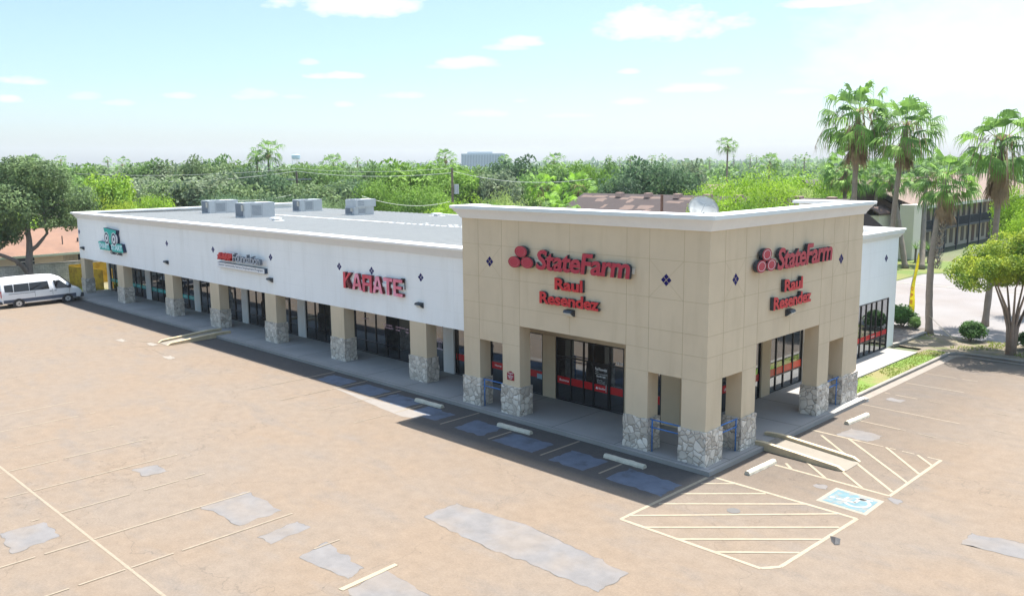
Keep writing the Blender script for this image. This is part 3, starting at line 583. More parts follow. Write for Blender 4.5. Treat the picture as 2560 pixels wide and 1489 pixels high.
# palm tree emblem with arcs of lettering on the karate school door
bm = bmesh.new()
for k in range(9):
    a = R(150-k*15); u, v = -17.1+.24*math.cos(a), 1.52+.2*math.sin(a); poly(bm, [(u-.022, 3.02, v), (u+.022, 3.02, v), (u+.022, 3.02, v+.045), (u-.022, 3.02, v+.045)])
poly(bm, [(-17.34, 3.02, 1.2), (-16.86, 3.02, 1.18), (-16.9, 3.02, 1.24), (-17.3, 3.02, 1.26)]); 
for cx_, h_ in ((-17.2, .3), (-17.1, .36), (-17.0, .3)):
    poly(bm, [(cx_-.012, 3.02, 1.26), (cx_+.016, 3.02, 1.26), (cx_+.008, 3.02, 1.26+h_), (cx_-.004, 3.02, 1.26+h_)])
    for q in range(6):
        an = R(q*36); poly(bm, [(cx_, 3.019-q*.0003, 1.26+h_), (cx_+.11*math.cos(an), 3.019-q*.0003, 1.24+h_+.05*math.sin(an)), (cx_+.09*math.cos(an), 3.019-q*.0003, 1.28+h_+.06*math.sin(an))])
mk('door_emblem', bm, mat('emblem_pink', (.6, .5, .6), .6), note_w, recalc=False)
pk = mat('lettering_pink', (.75, .5, .62), .6)
kw_ = [('KARATE', -23.5, 1.98, .5), ('SELF DEFENSE', -21.6, 1.86, .75), ('FLEXIBILITY', -21.5, 1.72, .75), ('STRENGTH AND', -20.55, 1.86, .75), ('POWER', -20.55, 1.70, .35), ('STRESS RELIEF', -19.72, 1.84, .72), ('FOCUS', -19.72, 1.68, .34), ('THE SENIOR', -18.85, 1.86, .6), ('CLASSES', -18.85, 1.66, .4)]
for tx, u, v, wd in kw_: lettering('lettering', tx, 'L', (u, 2.985, v), wd, .075, pk, [c for c in B.children if c.name.startswith('storefront_window')][-2], bold=.02)
boxes('door_head', [(-17.47, -16.72, 2.99, 3.05, 2.6, 2.98)], mat('grey_paint', (.3, .32, .34), .8), B)
w = storefront('L', 3.05, -15.93, -11.2, .15, 2.9, [-15.75, -14.6, -13.4, -12.3], [], band='all', bz=(.87, 1.18), bandm=band_red)
note(w, 'StateFarm', 'L', 3.05, -15.25, .98, .6, .09); note(w, 'Home', 'L', 3.05, -13.18, .98, .42, .1); 
# white pilasters between the shops
for b__ in [(-59.4, -58.97, 2.93, 3.05, .15, 2.99), (-51.73, -50.92, 2.93, 3.05, .15, 2.99), (-43.56, -42.72, 2.93, 3.05, .15, 2.99), (-36.76, -36.02, 2.93, 3.05, .15, 2.99), (-30.0, -29.2, 2.93, 3.05, .15, 2.99), (-16.72, -15.97, 2.93, 3.05, .15, 2.99)]: boxes('pilaster', [b__], white, B)
for b__ in [(-58.95, -51.75, 3.0, 3.05, 2.9, 2.99), (-50.9, -43.58, 3.0, 3.05, 2.9, 2.99), (-42.7, -36.78, 3.0, 3.05, 2.9, 2.99), (-36.0, -30.02, 3.0, 3.05, 2.9, 2.99), (-29.18, -17.5, 3.0, 3.05, 2.9, 2.99), (-15.95, -11.6, 3.0, 3.05, 2.9, 2.99)]: boxes('storefront_header', [b__], white, B)
# tan inner walls of the tower
boxes('inner_wall', [(-11.6, -3.03, 2.99, 3.046, 2.9, 3.9), (-10.1, -9.37, 2.95, 3.046, .15, 2.9), (-5.66, -4.9, 2.97, 3.046, .15, 2.9), (-3.86, -3.0, 2.97, 3.046, .15, 2.9), (-3.05, -2.99, 3.05, 11.84, 2.9, 3.9), (-3.05, -2.97, 3.0, 5.95, .15, 2.9), (-3.05, -2.97, 6.7, 8.45, .15, 2.9), (-3.05, -2.93, 9.1, 9.86, .15, 2.9)], tan, B)
w = storefront('L', 3.05, -11.18, -10.12, .15, 2.9, [], [], band='all', bz=(.9, 1.2), bandm=band_red)
bm = bmesh.new(); box(bm, -10.50, -10.16, 3.012, 3.02, .86, 1.08); mk('notice', bm, mat('notice_blue', (.3, .45, .55), .6), w)
w = storefront('L', 3.05, -9.35, -5.68, .15, 2.9, [-8.53, -7.82, -7.3, -6.42], [2.05], band=(0, 1, 2, 4), bz=(.88, 1.19), bandm=band_red)
note(w, 'Business', 'L', 3.05, -9.17, .99, .52, .1)
lettering('lettering', '1510', 'L', (-6.1, 3.02, 2.16), .33, .13, wht, w, bold=.03)
dr = boxes('door', [(-7.27, -7.20, 2.96, 3.0, .17, 2.04), (-6.5, -6.44, 2.96, 3.0, .17, 2.04), (-7.2, -6.5, 2.96, 3.0, 1.96, 2.04), (-7.2, -6.5, 2.96, 3.0, .17, .27)], frame, B)
boxes('door_glass', [(-7.21, -6.49, 2.985, 2.99, .26, 1.97)], glass, dr); boxes('door_band', [(-7.2, -6.5, 2.978, 2.983, .89, 1.19)], band_red, dr)
boxes('handle', [(-6.56, -6.53, 2.92, 2.95, .95, 1.25)], galv, dr)
for tx, u, v, wd, ht in (('Raul Resendez', -7.16, 1.79, .62, .12), ('Agent', -7.15, 1.70, .18, .055), ('raulresendezinsurance.com', -7.17, 1.63, .64, .04), ('956-383-7800', -7.1, 1.5, .48, .085), ('Office Hours', -7.06, 1.38, .28, .035), ('Mon - Fri   9:00 - 5:00', -7.06, 1.33, .4, .028), ('Saturday by appt', -7.06, 1.28, .4, .028), ('After hours by appointment', -7.06, 1.235, .42, .028), ('StateFarm', -6.98, 1.0, .42, .085)):
    lettering('lettering', tx, 'L', (u, 2.975, v), wd, ht, wht, dr, bold=.02)
bm = bmesh.new()
for a_, b_ in ((-7.1, 1.02), (-7.04, 1.02), (-7.07, 1.065)): disc(bm, lambda u, v, w_: (a_+u, 2.976-w_, b_+v), 0, .03, 0, .002, 12)
mk('door_logo', bm, wht, dr)
w = storefront('L', 3.05, -4.88, -3.88, .15, 2.9, [], [], band='all', bz=(.9, 1.23), bandm=band_red); note(w, 'neighbor,', 'L', 3.05, -4.5, 1.09, .45, .07); note(w, 'there.', 'L', 3.05, -4.35, .98, .3, .07)
storefront('R', -3.05, 5.97, 6.68, .15, 2.9, [], [], band='all', bz=(.9, 1.22), bandm=band_red)
w = [c for c in B.children if c.name.startswith('storefront_window')][-1]; note(w, 'Life', 'R', -3.03, 6.18, 1.0, .2, .12)
storefront('R', -3.05, 8.5, 9.08, .15, 2.9, [], [], band='all', bz=(.9, 1.2), bandm=band_red, glassm=glass2)
storefront('R', -3.05, 9.88, 12.95, .15, 2.9, [10.5, 11.2, 12.05], [.82], band='all', bz=(.88, 1.2), bandm=mat('vinyl_orange_red', (.55, .05, .02), .4), glassm=glass2)
boxes('inner_pier', [(-3.05, -2.9, 12.97, 13.45, .15, 2.93)], white, B)
w = storefront('R', -3.05, 17.6, 22.85, .15, 2.93, [18.5, 19.36, 20.0, 20.68, 21.3, 22.05], [.86], band='all', bz=(.94, 1.2), bandm=band_red, glassm=glass2); note(w, 'StateFarm', 'R', -3.03, 20.75, 1.02, .45, .09)
boxes('east_wall_base', [(-3.05, -3.0, 13.45, 17.55, .15, 2.93)], white, B)

# ------------------------------------------------------------------ signs
def channel_sign(name, label, cat, pl, c, items, group=None):
    o = empty(name, (0, 0, 0), 0, label, cat, group); return o
sg = empty('agent_sign', (-5.3, -.02, 6.2), 0, 'red three oval emblem and StateFarm letters on the wide shaded tan wall', 'sign'); inv = lambda o: o.location
def child_fix(o):   # keep children where they were modelled although the empty has a location
    for ch in o.children: ch.matrix_parent_inverse = Matrix.Translation(-Vector(o.location))
def ovals(pl, c, cs, r, rx, depth, white_ring, parent):
    for (u0, v0) in cs:
        o = (u0, c, v0) if pl == 'L' else (c, u0, v0); fn = lambda a, b, w_: PL[pl](o, a, b, w_)
        bm = bmesh.new(); disc(bm, fn, 0, r, 0, depth, 32, 0, rx)
        bm.normal_update(); ax = 1 if pl == 'L' else 0
        for f in bm.faces: f.material_index = 0 if abs(f.normal[ax]) > .9 else 1
        e = mk('emblem_oval', bm, [red, dark_ret], parent)
        bm = bmesh.new(); disc(bm, fn, r*.70, r*.75, depth+.002, depth+.006, 32, 0, rx); mk('ring', bm, wht if white_ring else mat('ring_pink', (.5, .12, .14), .5), e)
        bm = bmesh.new(); disc(bm, fn, r*.86, r*.885, depth+.002, depth+.005, 32, 0, rx); mk('ring', bm, mat('ring_dark', (.2, .01, .02), .5), e)
boxes('raceway', [(-7.9, -2.95, -.075, -.005, 6.42, 6.62)], raceway, sg)
ovals('L', -.07, [(-8.31, 6.88), (-8.67, 6.45), (-7.98, 6.47)], .22, 1.5, .16, False, sg)
lettering('letter', 'StateFarm', 'L', (-7.52, -.08, 6.24), 4.48, .78, red, sg, depth=.13, bold=.028, side=dark_ret, split=True, shear=.12, spacing=.93)
child_fix(sg)
sg = empty('agent_name_sign', (-5.95, -.02, 5.2), 0, 'Raul Resendez in two red rows on the wide shaded tan wall', 'sign')
lettering('letter', 'Raul', 'L', (-6.62, -.02, 5.54), 1.38, .46, red2, sg, depth=.13, bold=.035, side=dark_ret, split=True, spacing=.97)
lettering('letter', 'Resendez', 'L', (-7.4, -.02, 4.94), 2.93, .47, red2, sg, depth=.13, bold=.035, side=dark_ret, split=True, spacing=.97)
child_fix(sg)
sg = empty('agent_sign', (.02, 5.6, 6.8), 0, 'white ringed ovals and StateFarm letters on the right hand tower face', 'sign')
boxes('raceway', [(.005, .06, 4.0, 8.4, 6.66, 6.84)], raceway, sg)
ovals('R', .07, [(3.33, 7.05), (2.98, 6.66), (3.67, 6.66)], .22, 1.5, .16, True, sg)
lettering('letter', 'StateFarm', 'R', (.07, 4.16, 6.40), 4.42, .8, red, sg, depth=.13, bold=.028, side=dark_ret, split=True, shear=.12, spacing=.93)
child_fix(sg)
sg = empty('agent_name_sign', (.02, 5.5, 5.4), 0, 'Raul Resendez in two red rows on the right hand tower face', 'sign')
lettering('letter', 'Raul', 'R', (.02, 4.84, 5.54), 1.42, .46, red2, sg, depth=.14, bold=.035, side=dark_ret, split=True, spacing=.97)
lettering('letter', 'Resendez', 'R', (.02, 4.07, 4.95), 2.93, .48, red2, sg, depth=.14, bold=.035, side=dark_ret, split=True, spacing=.97)
child_fix(sg)
# karate school sign: sun-bleached letters, one fallen-in face
fade = mat('faded_pink', (.80, .30, .40), .6, .1, 3, col2=(.70, .16, .22), c2s=1.2); fred = mat('faded_red', (.62, .05, .07), .6, .1, 2, col2=(.58, .1, .15), c2s=1.0, c2lo=.45, c2hi=.65)
sg = empty('karate_sign', (-19.4, .9, 4.5), 0, 'sun bleached red and pink KARATE letters with gaps and a broken wire end', 'sign')
boxes('raceway', [(-21.2, -17.0, .83, .915, 4.42, 4.6)], wht, sg)
lw = [.72, .82, .78, .82, .72, .7]; u = -21.85
GL = {'K': [[(0, 0), (.28, 0), (.28, 1), (0, 1)], [(.28, .42), (.7, 0), (1, 0), (.5, .6), (.28, .4)], [(.28, .42), (.5, .6), (1, 1), (.68, 1), (.28, .62)]],
      'A': [[(0, 0), (.26, 0), (.42, .62), (.5, .8), (.5, 1), (.34, 1)], [(1, 0), (.74, 0), (.58, .62), (.5, .8), (.5, 1), (.66, 1)], [(.32, .22), (.68, .22), (.62, .40), (.38, .40)]],
      'R': [[(0, 0), (.26, 0), (.26, 1), (0, 1)], [(.26, .8), (.75, .8), (1, .85), (1, 1), (.26, 1)], [(.74, 0), (1, 0), (1, .85), (.75, .8)], [(.26, .38), (.74, .38), (.74, .56), (.26, .56)]],
      'T': [[(.36, 0), (.64, 0), (.64, .8), (.36, .8)], [(0, .8), (1, .8), (1, 1), (0, 1)]],
      'E': [[(0, 0), (.28, 0), (.28, 1), (0, 1)], [(.28, 0), (1, 0), (1, .18), (.28, .18)], [(.28, .42), (.9, .42), (.9, .6), (.28, .6)], [(.28, .82), (1, .82), (1, 1), (.28, 1)]]}
for i, ch in enumerate('KARATE'):
    bm = bmesh.new(); z0 = 4.08 if i != 2 else 4.04
    for pl_ in GL[ch]:
        prism(bm, [(u+a*lw[i], .73-.0007*len(pl_), z0+b*(.82 if i != 2 else .86)) for a, b in pl_], (0, .16, 0))
    bm.normal_update(); bmesh.ops.recalc_face_normals(bm, faces=bm.faces)
    for f in bm.faces: f.material_index = 0 if f.normal.y < -.9 else 1
    mk('letter', bm, [fred if i in (0, 2) else fade, darkred_ret], sg)
    u += lw[i]+.055
bm = bmesh.new(); tube(bm, [(-17.1, .88, 4.9), (-16.98, .8, 4.86), (-16.95, .84, 4.75), (-16.9, .8, 4.6), (-16.93, .82, 4.45)], .025, 6); box(bm, -17.2, -17.0, .8, .9, 4.88, 4.95); mk('broken_wiring', bm, black, sg)
child_fix(sg)
# foundation sign and cabinet
sg = empty('foundation_sign', (-32.5, .9, 4.7), 0, 'red AARP block beside pale grey Foundation letters with dark edges, above a white cabinet', 'sign')
lettering('letter', 'AARP', 'L', (-34.95, .72, 4.63), 1.85, .43, red2, sg, depth=.2, bold=.06, side=mat('bright_red_side', (.45, .01, .01), .5), split=False, spacing=.9)
boxes('tail_stroke', [(-35.3, -34.95, .72, .9, 4.78, 4.88)], red2, sg)
lettering('letter', 'Foundation', 'L', (-32.98, .72, 4.63), 3.15, .5, mat('letter_silver', (.42, .45, .5), .5), sg, depth=.2, bold=.004, side=mat('return_grey', (.14, .16, .19), .5), split=True, shear=.0, spacing=.95)
child_fix(sg)
sg = empty('cabinet_sign', (-32.5, .9, 4.3), 0, 'white box cabinet lettered Senior Community Service Employment Program, below the red and grey letters', 'sign')
boxes('cabinet', [(-35.33, -29.66, .72, .915, 4.13, 4.43)], mat('cabinet_dark', (.02, .04, .08), .5), sg); boxes('face', [(-35.32, -29.67, .712, .72, 4.14, 4.42)], wht, sg)
lettering('lettering', 'Senior Community Service Employment Program', 'L', (-35.15, .708, 4.2), 5.3, .17, mat('print_navy', (.03, .07, .15), .6), sg, bold=.008)
child_fix(sg)
# child care sign: teal owl shape with ringed eyes, cloud shaped panel, dark words
sg = empty('childcare_sign', (-52.3, .9, 4.6), 0, 'teal owl face over SMART START Child CARE lettering on the white fascia', 'sign')
teal = mat('sign_teal', (.01, .42, .36), .5, .05, 2); navy_s = mat('sign_navy_side', (.008, .02, .06), .5)
OW = [(-53.25, 5.72), (-50.85, 5.60), (-50.95, 5.35), (-51.1, 5.2), (-51.5, 4.95), (-52.05, 4.45), (-52.6, 4.95), (-52.95, 5.2), (-53.1, 5.45)]
def plate(name, outline, y0, y1, mface, mside, parent):
    bm = bmesh.new(); prism(bm, [(a, y0, b) for a, b in outline], (0, y1-y0, 0)); bmesh.ops.recalc_face_normals(bm, faces=bm.faces)
    for f in bm.faces: f.material_index = 0 if f.normal.y < -.9 else 1
    return mk(name, bm, [mface, mside], parent)
plate('owl_head', OW, .66, .915, teal, navy_s, sg)
for cx_, cz_, rr in ((-52.72, 4.95, .47), (-51.35, 4.93, .5)):
    fn = lambda a, b, w_: (cx_+a, .74-w_, cz_+b)
    bm = bmesh.new(); disc(bm, fn, 0, rr, -.15, .0, 28); e = mk('eye', bm, navy_s, sg)
    for r0, r1, dd, mm in ((rr*.9, rr*1.0, .095, wht), (0, rr*.88, .09, navy_s), (rr*.28, rr*.62, .1, wht), (0, rr*.2, .1, navy_s)):
        bm = bmesh.new(); disc(bm, fn, r0, r1, 0, dd, 28); mk('ring', bm, mm, e)
def blob(x0, x1, z0, z1, n, amp):
    pts = []
    for k in range(n): pts.append((x0+(x1-x0)*k/n, z1+amp*abs(math.sin(k*1.3))))
    for k in range(n): pts.append((x1-(x1-x0)*k/n, z0-amp*abs(math.sin(k*1.7))))
    return pts
plate('word_panel', blob(-54.5, -52.25, 4.06, 4.6, 9, .05), .66, .915, teal, navy_s, sg); plate('word_panel', blob(-52.1, -49.75, 4.04, 4.6, 9, .05), .66, .915, teal, navy_s, sg)
pale = mat('letter_pale_cyan', (.55, .78, .8), .5)
lettering('lettering', 'SMART', 'L', (-54.38, .652, 4.12), 2.0, .42, pale, sg, bold=.05); lettering('lettering', 'START', 'L', (-52.0, .652, 4.12), 2.1, .42, pale, sg, bold=.05)
lettering('lettering', 'Child CARE', 'L', (-52.75, .89, 3.74), 2.2, .24, mat('word_dark', (.02, .02, .03), .6), sg, depth=.02, side=navy_s, bold=.02)
child_fix(sg)
# parking notice on the second tower pillar
sg = empty('parking_notice', (-9.14, -.02, 1.55), 0, 'small dark red notice plate with shaped top on the pillar left of the entrance', 'sign')
bm = bmesh.new(); prism(bm, [(-9.34, -.02, 1.57), (-8.94, -.02, 1.57), (-8.94, -.02, 1.86), (-8.99, -.02, 1.89), (-9.04, -.02, 1.89), (-9.08, -.02, 1.94), (-9.2, -.02, 1.94), (-9.24, -.02, 1.89), (-9.29, -.02, 1.89), (-9.34, -.02, 1.86)], (0, .018, 0)); mk('plate', bm, mat('maroon', (.25, .005, .02), .5), sg)
for k, tx in enumerate(['PARKING', 'IN', 'DESIGNATED', 'SPACES', 'ONLY']): wd = (.28, .06, .32, .22, .16)[k]; lettering('lettering', tx, 'L', (-9.14-wd/2, -.0215, 1.84-k*.057), wd, .036, wht, sg, bold=.02)
child_fix(sg)

# wall lamps
def wall_lamp(pl, u, v, c, label):
    o = (u, c, v) if pl == 'L' else (c, u, v); loc = PL[pl](o, 0, 0, 0); e = empty('wall_lamp', loc, 0 if pl == 'L' else R(90), label, 'wall lamp', 'wedge lamps along the facade')
    bm = bmesh.new(); prism(bm, [(-.2, 0, .12), (-.2, -.2, .10), (-.2, -.24, .03), (-.2, -.05, -.13), (-.2, 0, -.13)], (.4, 0, 0)); mk('housing', bm, dark_ret, e)
    bm = bmesh.new(); prism(bm, [(-.16, -.238, .012), (-.16, -.246, .004), (-.16, -.075, -.135), (-.16, -.067, -.126)], (.32, 0, 0)); mk('lens', bm, mat('lamp_lens', (.6, .6, .55), .3), e)
wall_lamp('L', -5.92, 4.72, 0, 'black wedge wall lamp under the red name letters on the long tan face'); wall_lamp('R', 5.45, 4.72, 0, 'black wedge wall lamp on the narrow tan tower face')
for u, t_l in ((-58.45, 'black wedge lamp at the far corner of the white fascia'), (-42.95, 'wedge lamp midway between the owl sign and the cabinet sign'), (-29.3, 'wedge lamp on white fascia just right of the white cabinet sign'), (-15.9, 'wedge lamp on white fascia between KARATE letters and the tan tower')): wall_lamp('L', u, 3.82, .92, t_l)
# handrails
def rail(pl, u0, u1, post, label):
    e = empty('handrail', PL[pl]((0, 0, .15), (u0+u1)/2, 0, -.1), 0, label, 'handrail', 'blue handrails between tower pillars'); iv = -Vector(e.location)
    def bar(p, q, r_, nm):
        bm = bmesh.new(); tube(bm, [PL[pl]((0, 0, 0), *p), PL[pl]((0, 0, 0), *q)], r_, 8); o = mk(nm, bm, bluem, e, True); o.matrix_parent_inverse = Matrix.Translation(iv)
    bar((u0, 1.31, -.1), (u1, 1.31, -.1), .026, 'top_rail'); bar((u0, 1.03, -.1), (u1, 1.03, -.1), .024, 'lower_rail'); bar((post, .15, -.1), (post, 1.32, -.1), .026, 'post')
rail('L', -10.86, -9.62, -10.8, 'blue pipe rail between the two left pillars of the long tower face'); rail('L', -2.3, -1.0, -2.22, 'blue pipe rail left of the corner pillar, facing the shaded bays')
rail('R', .99, 2.22, 2.14, 'blue pipe rail right of the corner pillar'); rail('R', 9.14, 10.36, 10.2, 'blue pipe rail between the last two pillars of the narrow face')
# wheel stops
def wheel_stop(x, y, rz, label, ln=1.72):
    bm = bmesh.new(); prism(bm, [(-ln/2, -.11, 0), (-ln/2, -.095, .07), (-ln/2, -.05, .13), (-ln/2, .05, .13), (-ln/2, .095, .07), (-ln/2, .11, 0)], (ln, 0, 0))
    bmesh.ops.subdivide_edges(bm, edges=[e for e in bm.edges if e.calc_length() > 1], cuts=12)
    for v in bm.verts: v.co += Vector((0, 1, 1))*.01*noise.noise(v.co*5+Vector((x, y, 0)))
    o = mk('wheel_stop', bm, stop_c); o.location = (x, y, .003); o.rotation_euler = (0, 0, rz); tag(o, label, 'wheel stop', 'concrete wheel stops')
wheel_stop(-13.1, -1.05, .02, 'pale yellowed wheel stop in the shade, farthest left of the shaded ones'); wheel_stop(-7.85, -1.12, .04, 'grey wheel stop in the shade, middle one in front of the entrance'); wheel_stop(-2.46, -1.16, 0, 'grey wheel stop in the shade nearest the corner')
wheel_stop(1.26, 1.5, R(88), 'bright sunlit wheel stop beside the ramp and corner'); wheel_stop(1.28, 9.15, R(86), 'sunlit wheel stop farther along the right hand bays')
# ramps with cheek walls
rm = empty('wheelchair_ramp', (1.9, 4.0, 0), 0, 'cream painted concrete ramp with low side kerbs on the sunny right side of the tower', 'ramp')
bm = bmesh.new(); prism(bm, [(.3, 3.42, .004), (.3, 3.42, .19), (3.45, 3.22, .015), (3.45, 3.22, .004)], (0, 1.08, 0)); mk('slope', bm, mat('ramp_surface', (.19, .165, .13), .8, .1, 3), rm)
for y0, y1, yy0, yy1 in ((3.25, 3.42, 3.05, 3.22), (4.5, 4.67, 4.3, 4.47)):
    bm = bmesh.new(); a = [(-.25, y0), (.35, y0), (3.2, yy0), (3.42, yy0+.04)]; b = [(-.25, y1), (.35, y1), (3.2, yy1), (3.42, yy1)]; zt = [.26, .3, .14, .02]; zb = [.15, .004, .004, .004]
    for i in range(3):
        v = [bm.verts.new(p) for p in ((*a[i], zb[i]), (*a[i+1], zb[i+1]), (*b[i+1], zb[i+1]), (*b[i], zb[i]), (*a[i], zt[i]), (*a[i+1], zt[i+1]), (*b[i+1], zt[i+1]), (*b[i], zt[i]))]
        for f in ((0, 3, 2, 1), (4, 5, 6, 7), (0, 1, 5, 4), (1, 2, 6, 5), (2, 3, 7, 6), (3, 0, 4, 7)): bm.faces.new([v[k] for k in f])
    bmesh.ops.remove_doubles(bm, verts=bm.verts, dist=1e-4); mk('side_kerb', bm, ramp_paint, rm)
child_fix(rm)
rm = empty('wheelchair_ramp', (-34.6, -1.8, 0), 0, 'cream painted ramp running out of the shade from the long sidewalk', 'ramp')
bm = bmesh.new(); prism(bm, [(-35.1, -.3, .004), (-35.1, -.3, .19), (-34.9, -3.4, .015), (-34.9, -3.4, .004)], (1.1, 0, 0)); mk('slope', bm, mat('ramp_surface', (.3, .27, .21), .8, .1, 3), rm)
for xa, xb in ((-35.25, -35.05), (-34.05, -33.85)):
    bm = bmesh.new(); prism(bm, [(xa, .6, .15), (xa, .6, .3), (xa, -.3, .32), (xa+.1, -3.2, .14), (xa+.1, -3.4, .02), (xa+.1, -3.4, .004), (xa, -.36, .004), (xa, -.34, .15)], (.18, 0, 0)); mk('side_kerb', bm, ramp_paint, rm)
child_fix(rm)
# manhole / small covers, litter
bm = bmesh.new(); disc(bm, lambda u, v, w: (2.46+u, -2.3+v, w), 0, .2, .003, .008, 20); tag(mk('valve_cover', bm, mat('iron', (.09, .085, .08), .7)), 'round iron valve cover in the striped no parking zone', 'valve cover')
bm = bmesh.new(); poly(bm, [(5.32, -2.05, .012), (5.5, -2.1, .05), (5.66, -2.5, .014), (5.5, -2.35, .012)]); poly(bm, [(5.5, -2.1, .05), (5.62, -2.05, .02), (5.75, -2.4, .014), (5.66, -2.5, .014)]); tag(mk('crack_debris', bm, black), 'dark curled scrap on the edge of the striped zone', 'debris')

# ------------------------------------------------------------------ roof equipment
def rtu(x, y, w, l_, h, label, dark=galvd, extra=False):
    z0 = zr(y)+.08; e = empty('rooftop_unit', (x, y, z0), 0, label, 'air conditioner', 'air conditioners on the flat roof')
    boxes('curb', [(-w/2-.1, w/2+.05, -l_/2-.15, l_/2+.1, -.12, 0)], galv, e)
    boxes('cabinet', [(-w/2, w/2, -l_/2, l_/2, 0, h)], galv, e)
    boxes('coil_panel', [(-w/2+.08, w/2-.3, -l_/2-.015, -l_/2, .08, h-.08)], dark, e)
    boxes('disconnect_box', [(w/2-.42, w/2-.22, -l_/2-.1, -l_/2-.015, h*.45, h*.85)], mat('box_beige', (.45, .42, .36), .6), e)
    boxes('panel_seam', [(w/2, w/2+.006, l_*.08, l_*.08+.02, .03, h-.03), (w/2, w/2+.006, -l_*.3, -l_*.3+.02, .03, h-.03)], mat('seam_grey', (.2, .21, .23), .6), e)
    boxes('louvre', [(w/2, w/2+.012, -l_*.27+.0, l_*.05, .14+.09*k, .18+.09*k) for k in range(int((h-.25)/.09))], galvd, e)
    if extra: boxes('top_hood', [(-w/2-.05, w/2+.1, -l_/2+.1, l_/2+.15, h, h+.6)], galv, e); boxes('hood_louvre', [(w/2+.1, w/2+.11, -l_/2+.3, -l_/2+.9, h+.12+.15*k, h+.17+.15*k) for k in range(3)], galvd, e)
    bm = bmesh.new(); disc(bm, lambda u, v, w_: (u, -l_*.18+v, w_), 0, .42, h+(.6 if extra else 0), h+(.6 if extra else 0)+.03, 20); mk('fan_guard', bm, galvd, e)
rtu(-54.1, 10.6, 1.4, 2.6, 1.05, 'grey rooftop air conditioner farthest left near the end parapet'); rtu(-45.9, 9.3, 1.5, 2.5, 1.1, 'long rooftop air conditioner second from left, closest to the front parapet')
rtu(-51.9, 17.7, 1.3, 2.2, 1.0, 'rooftop air conditioner third from left, toward the back of the roof'); rtu(-43.4, 17.2, 1.3, 1.9, .62, 'two tier rooftop air conditioner, rightmost on the roof', extra=True)
for x, y, t_l in ((-40.5, 7.9, 'small white hooded roof vent right of the second air conditioner'), (-37.6, 20.5, 'small white roof vent on the rear edge right of the last air conditioner'), (-31.0, 20.6, 'white box vent on the rear roof edge nearest the tower')):
    e = empty('roof_vent', (x, y, zr(y)), 0, t_l, 'roof vent'); boxes('flashing', [(-.55, .55, -.4, .4, .02, .06)], roofw, e); boxes('hood', [(-.35, .35, -.3, .3, .14, .26)], roofw, e); boxes('throat', [(-.2, .2, -.18, .18, .06, .14)], galv, e)
# satellite dishes behind the tower parapet
def dish(loc, r_, tilt, rz, label, base_z):
    e = empty('satellite_dish', (loc[0], loc[1], base_z), rz, label, 'satellite dish'); h = loc[2]-base_z
    bm = bmesh.new(); rings = []; Mx = Matrix.Translation((0, 0, h)) @ Matrix.Rotation(tilt, 4, 'X')
    for i in range(9):
        rr = r_*i/8; rings.append([bm.verts.new(Mx @ Vector((rr*math.cos(k*math.pi/16), rr*math.sin(k*math.pi/16), .28*rr*rr/r_-.28*r_))) for k in range(32)] if i else [bm.verts.new(Mx @ Vector((0, 0, -.28*r_)))])
    for k in range(32): bm.faces.new((rings[0][0], rings[1][k], rings[1][(k+1) % 32]))
    for i in range(1, 8):
        for k in range(32): bm.faces.new((rings[i][k], rings[i+1][k], rings[i+1][(k+1) % 32], rings[i][(k+1) % 32]))
    bmesh.ops.solidify(bm, geom=bm.faces[:], thickness=.02); mk('reflector', bm, mat('dish_white', (.6, .61, .6), .6, .12, 2.5, col2=(.42, .43, .42), c2s=1.3, c2lo=.5, c2hi=.7), e, True)
    bm = bmesh.new(); tube(bm, [(0, 0, 0), (0, 0, h-.25*r_)], .05, 8); mk('mast', bm, galv, e)
    bm = bmesh.new(); tip = Mx @ Vector((0, 0, r_*.55))
    for k in range(3): tube(bm, [Mx @ Vector((r_*.9*math.cos(k*2.09), r_*.9*math.sin(k*2.09), -.05*r_)), tip], .012, 5)
    mk('feed_arm', bm, galv, e)
p = at(1759, 521, 44.5); dish((p.x, p.y, p.z), .76, R(52), R(46), 'large round white satellite dish rising behind the tower parapet', 6.15)
p = at(1345, 533, 41.5); dish((p.x, p.y, p.z), .42, R(30), R(40), 'small white dish whose rim just clears the long parapet', 6.2)

# ------------------------------------------------------------------ passenger van (length along +Y, side +X faces the camera)
vn = empty('passenger_van', (-56.7, -3.18, 0), 0, 'white high roof passenger van with dark windows parked at the far end of the lot', 'van'); vn.scale = (.93, .934, .865)
vwhite = mat('van_paint', (.72, .73, .74), .25, .02, 1, spec=.6); vdark = mat('van_cladding', (.03, .032, .038), .6); vglass = glassmat('van_glass', .08, (.008, .01, .014)); chrome = mat('hubcap', (.6, .6, .6), .35, metal=.5)
vstripe = mat('van_lower_stripe', (.05, .065, .10), .5)
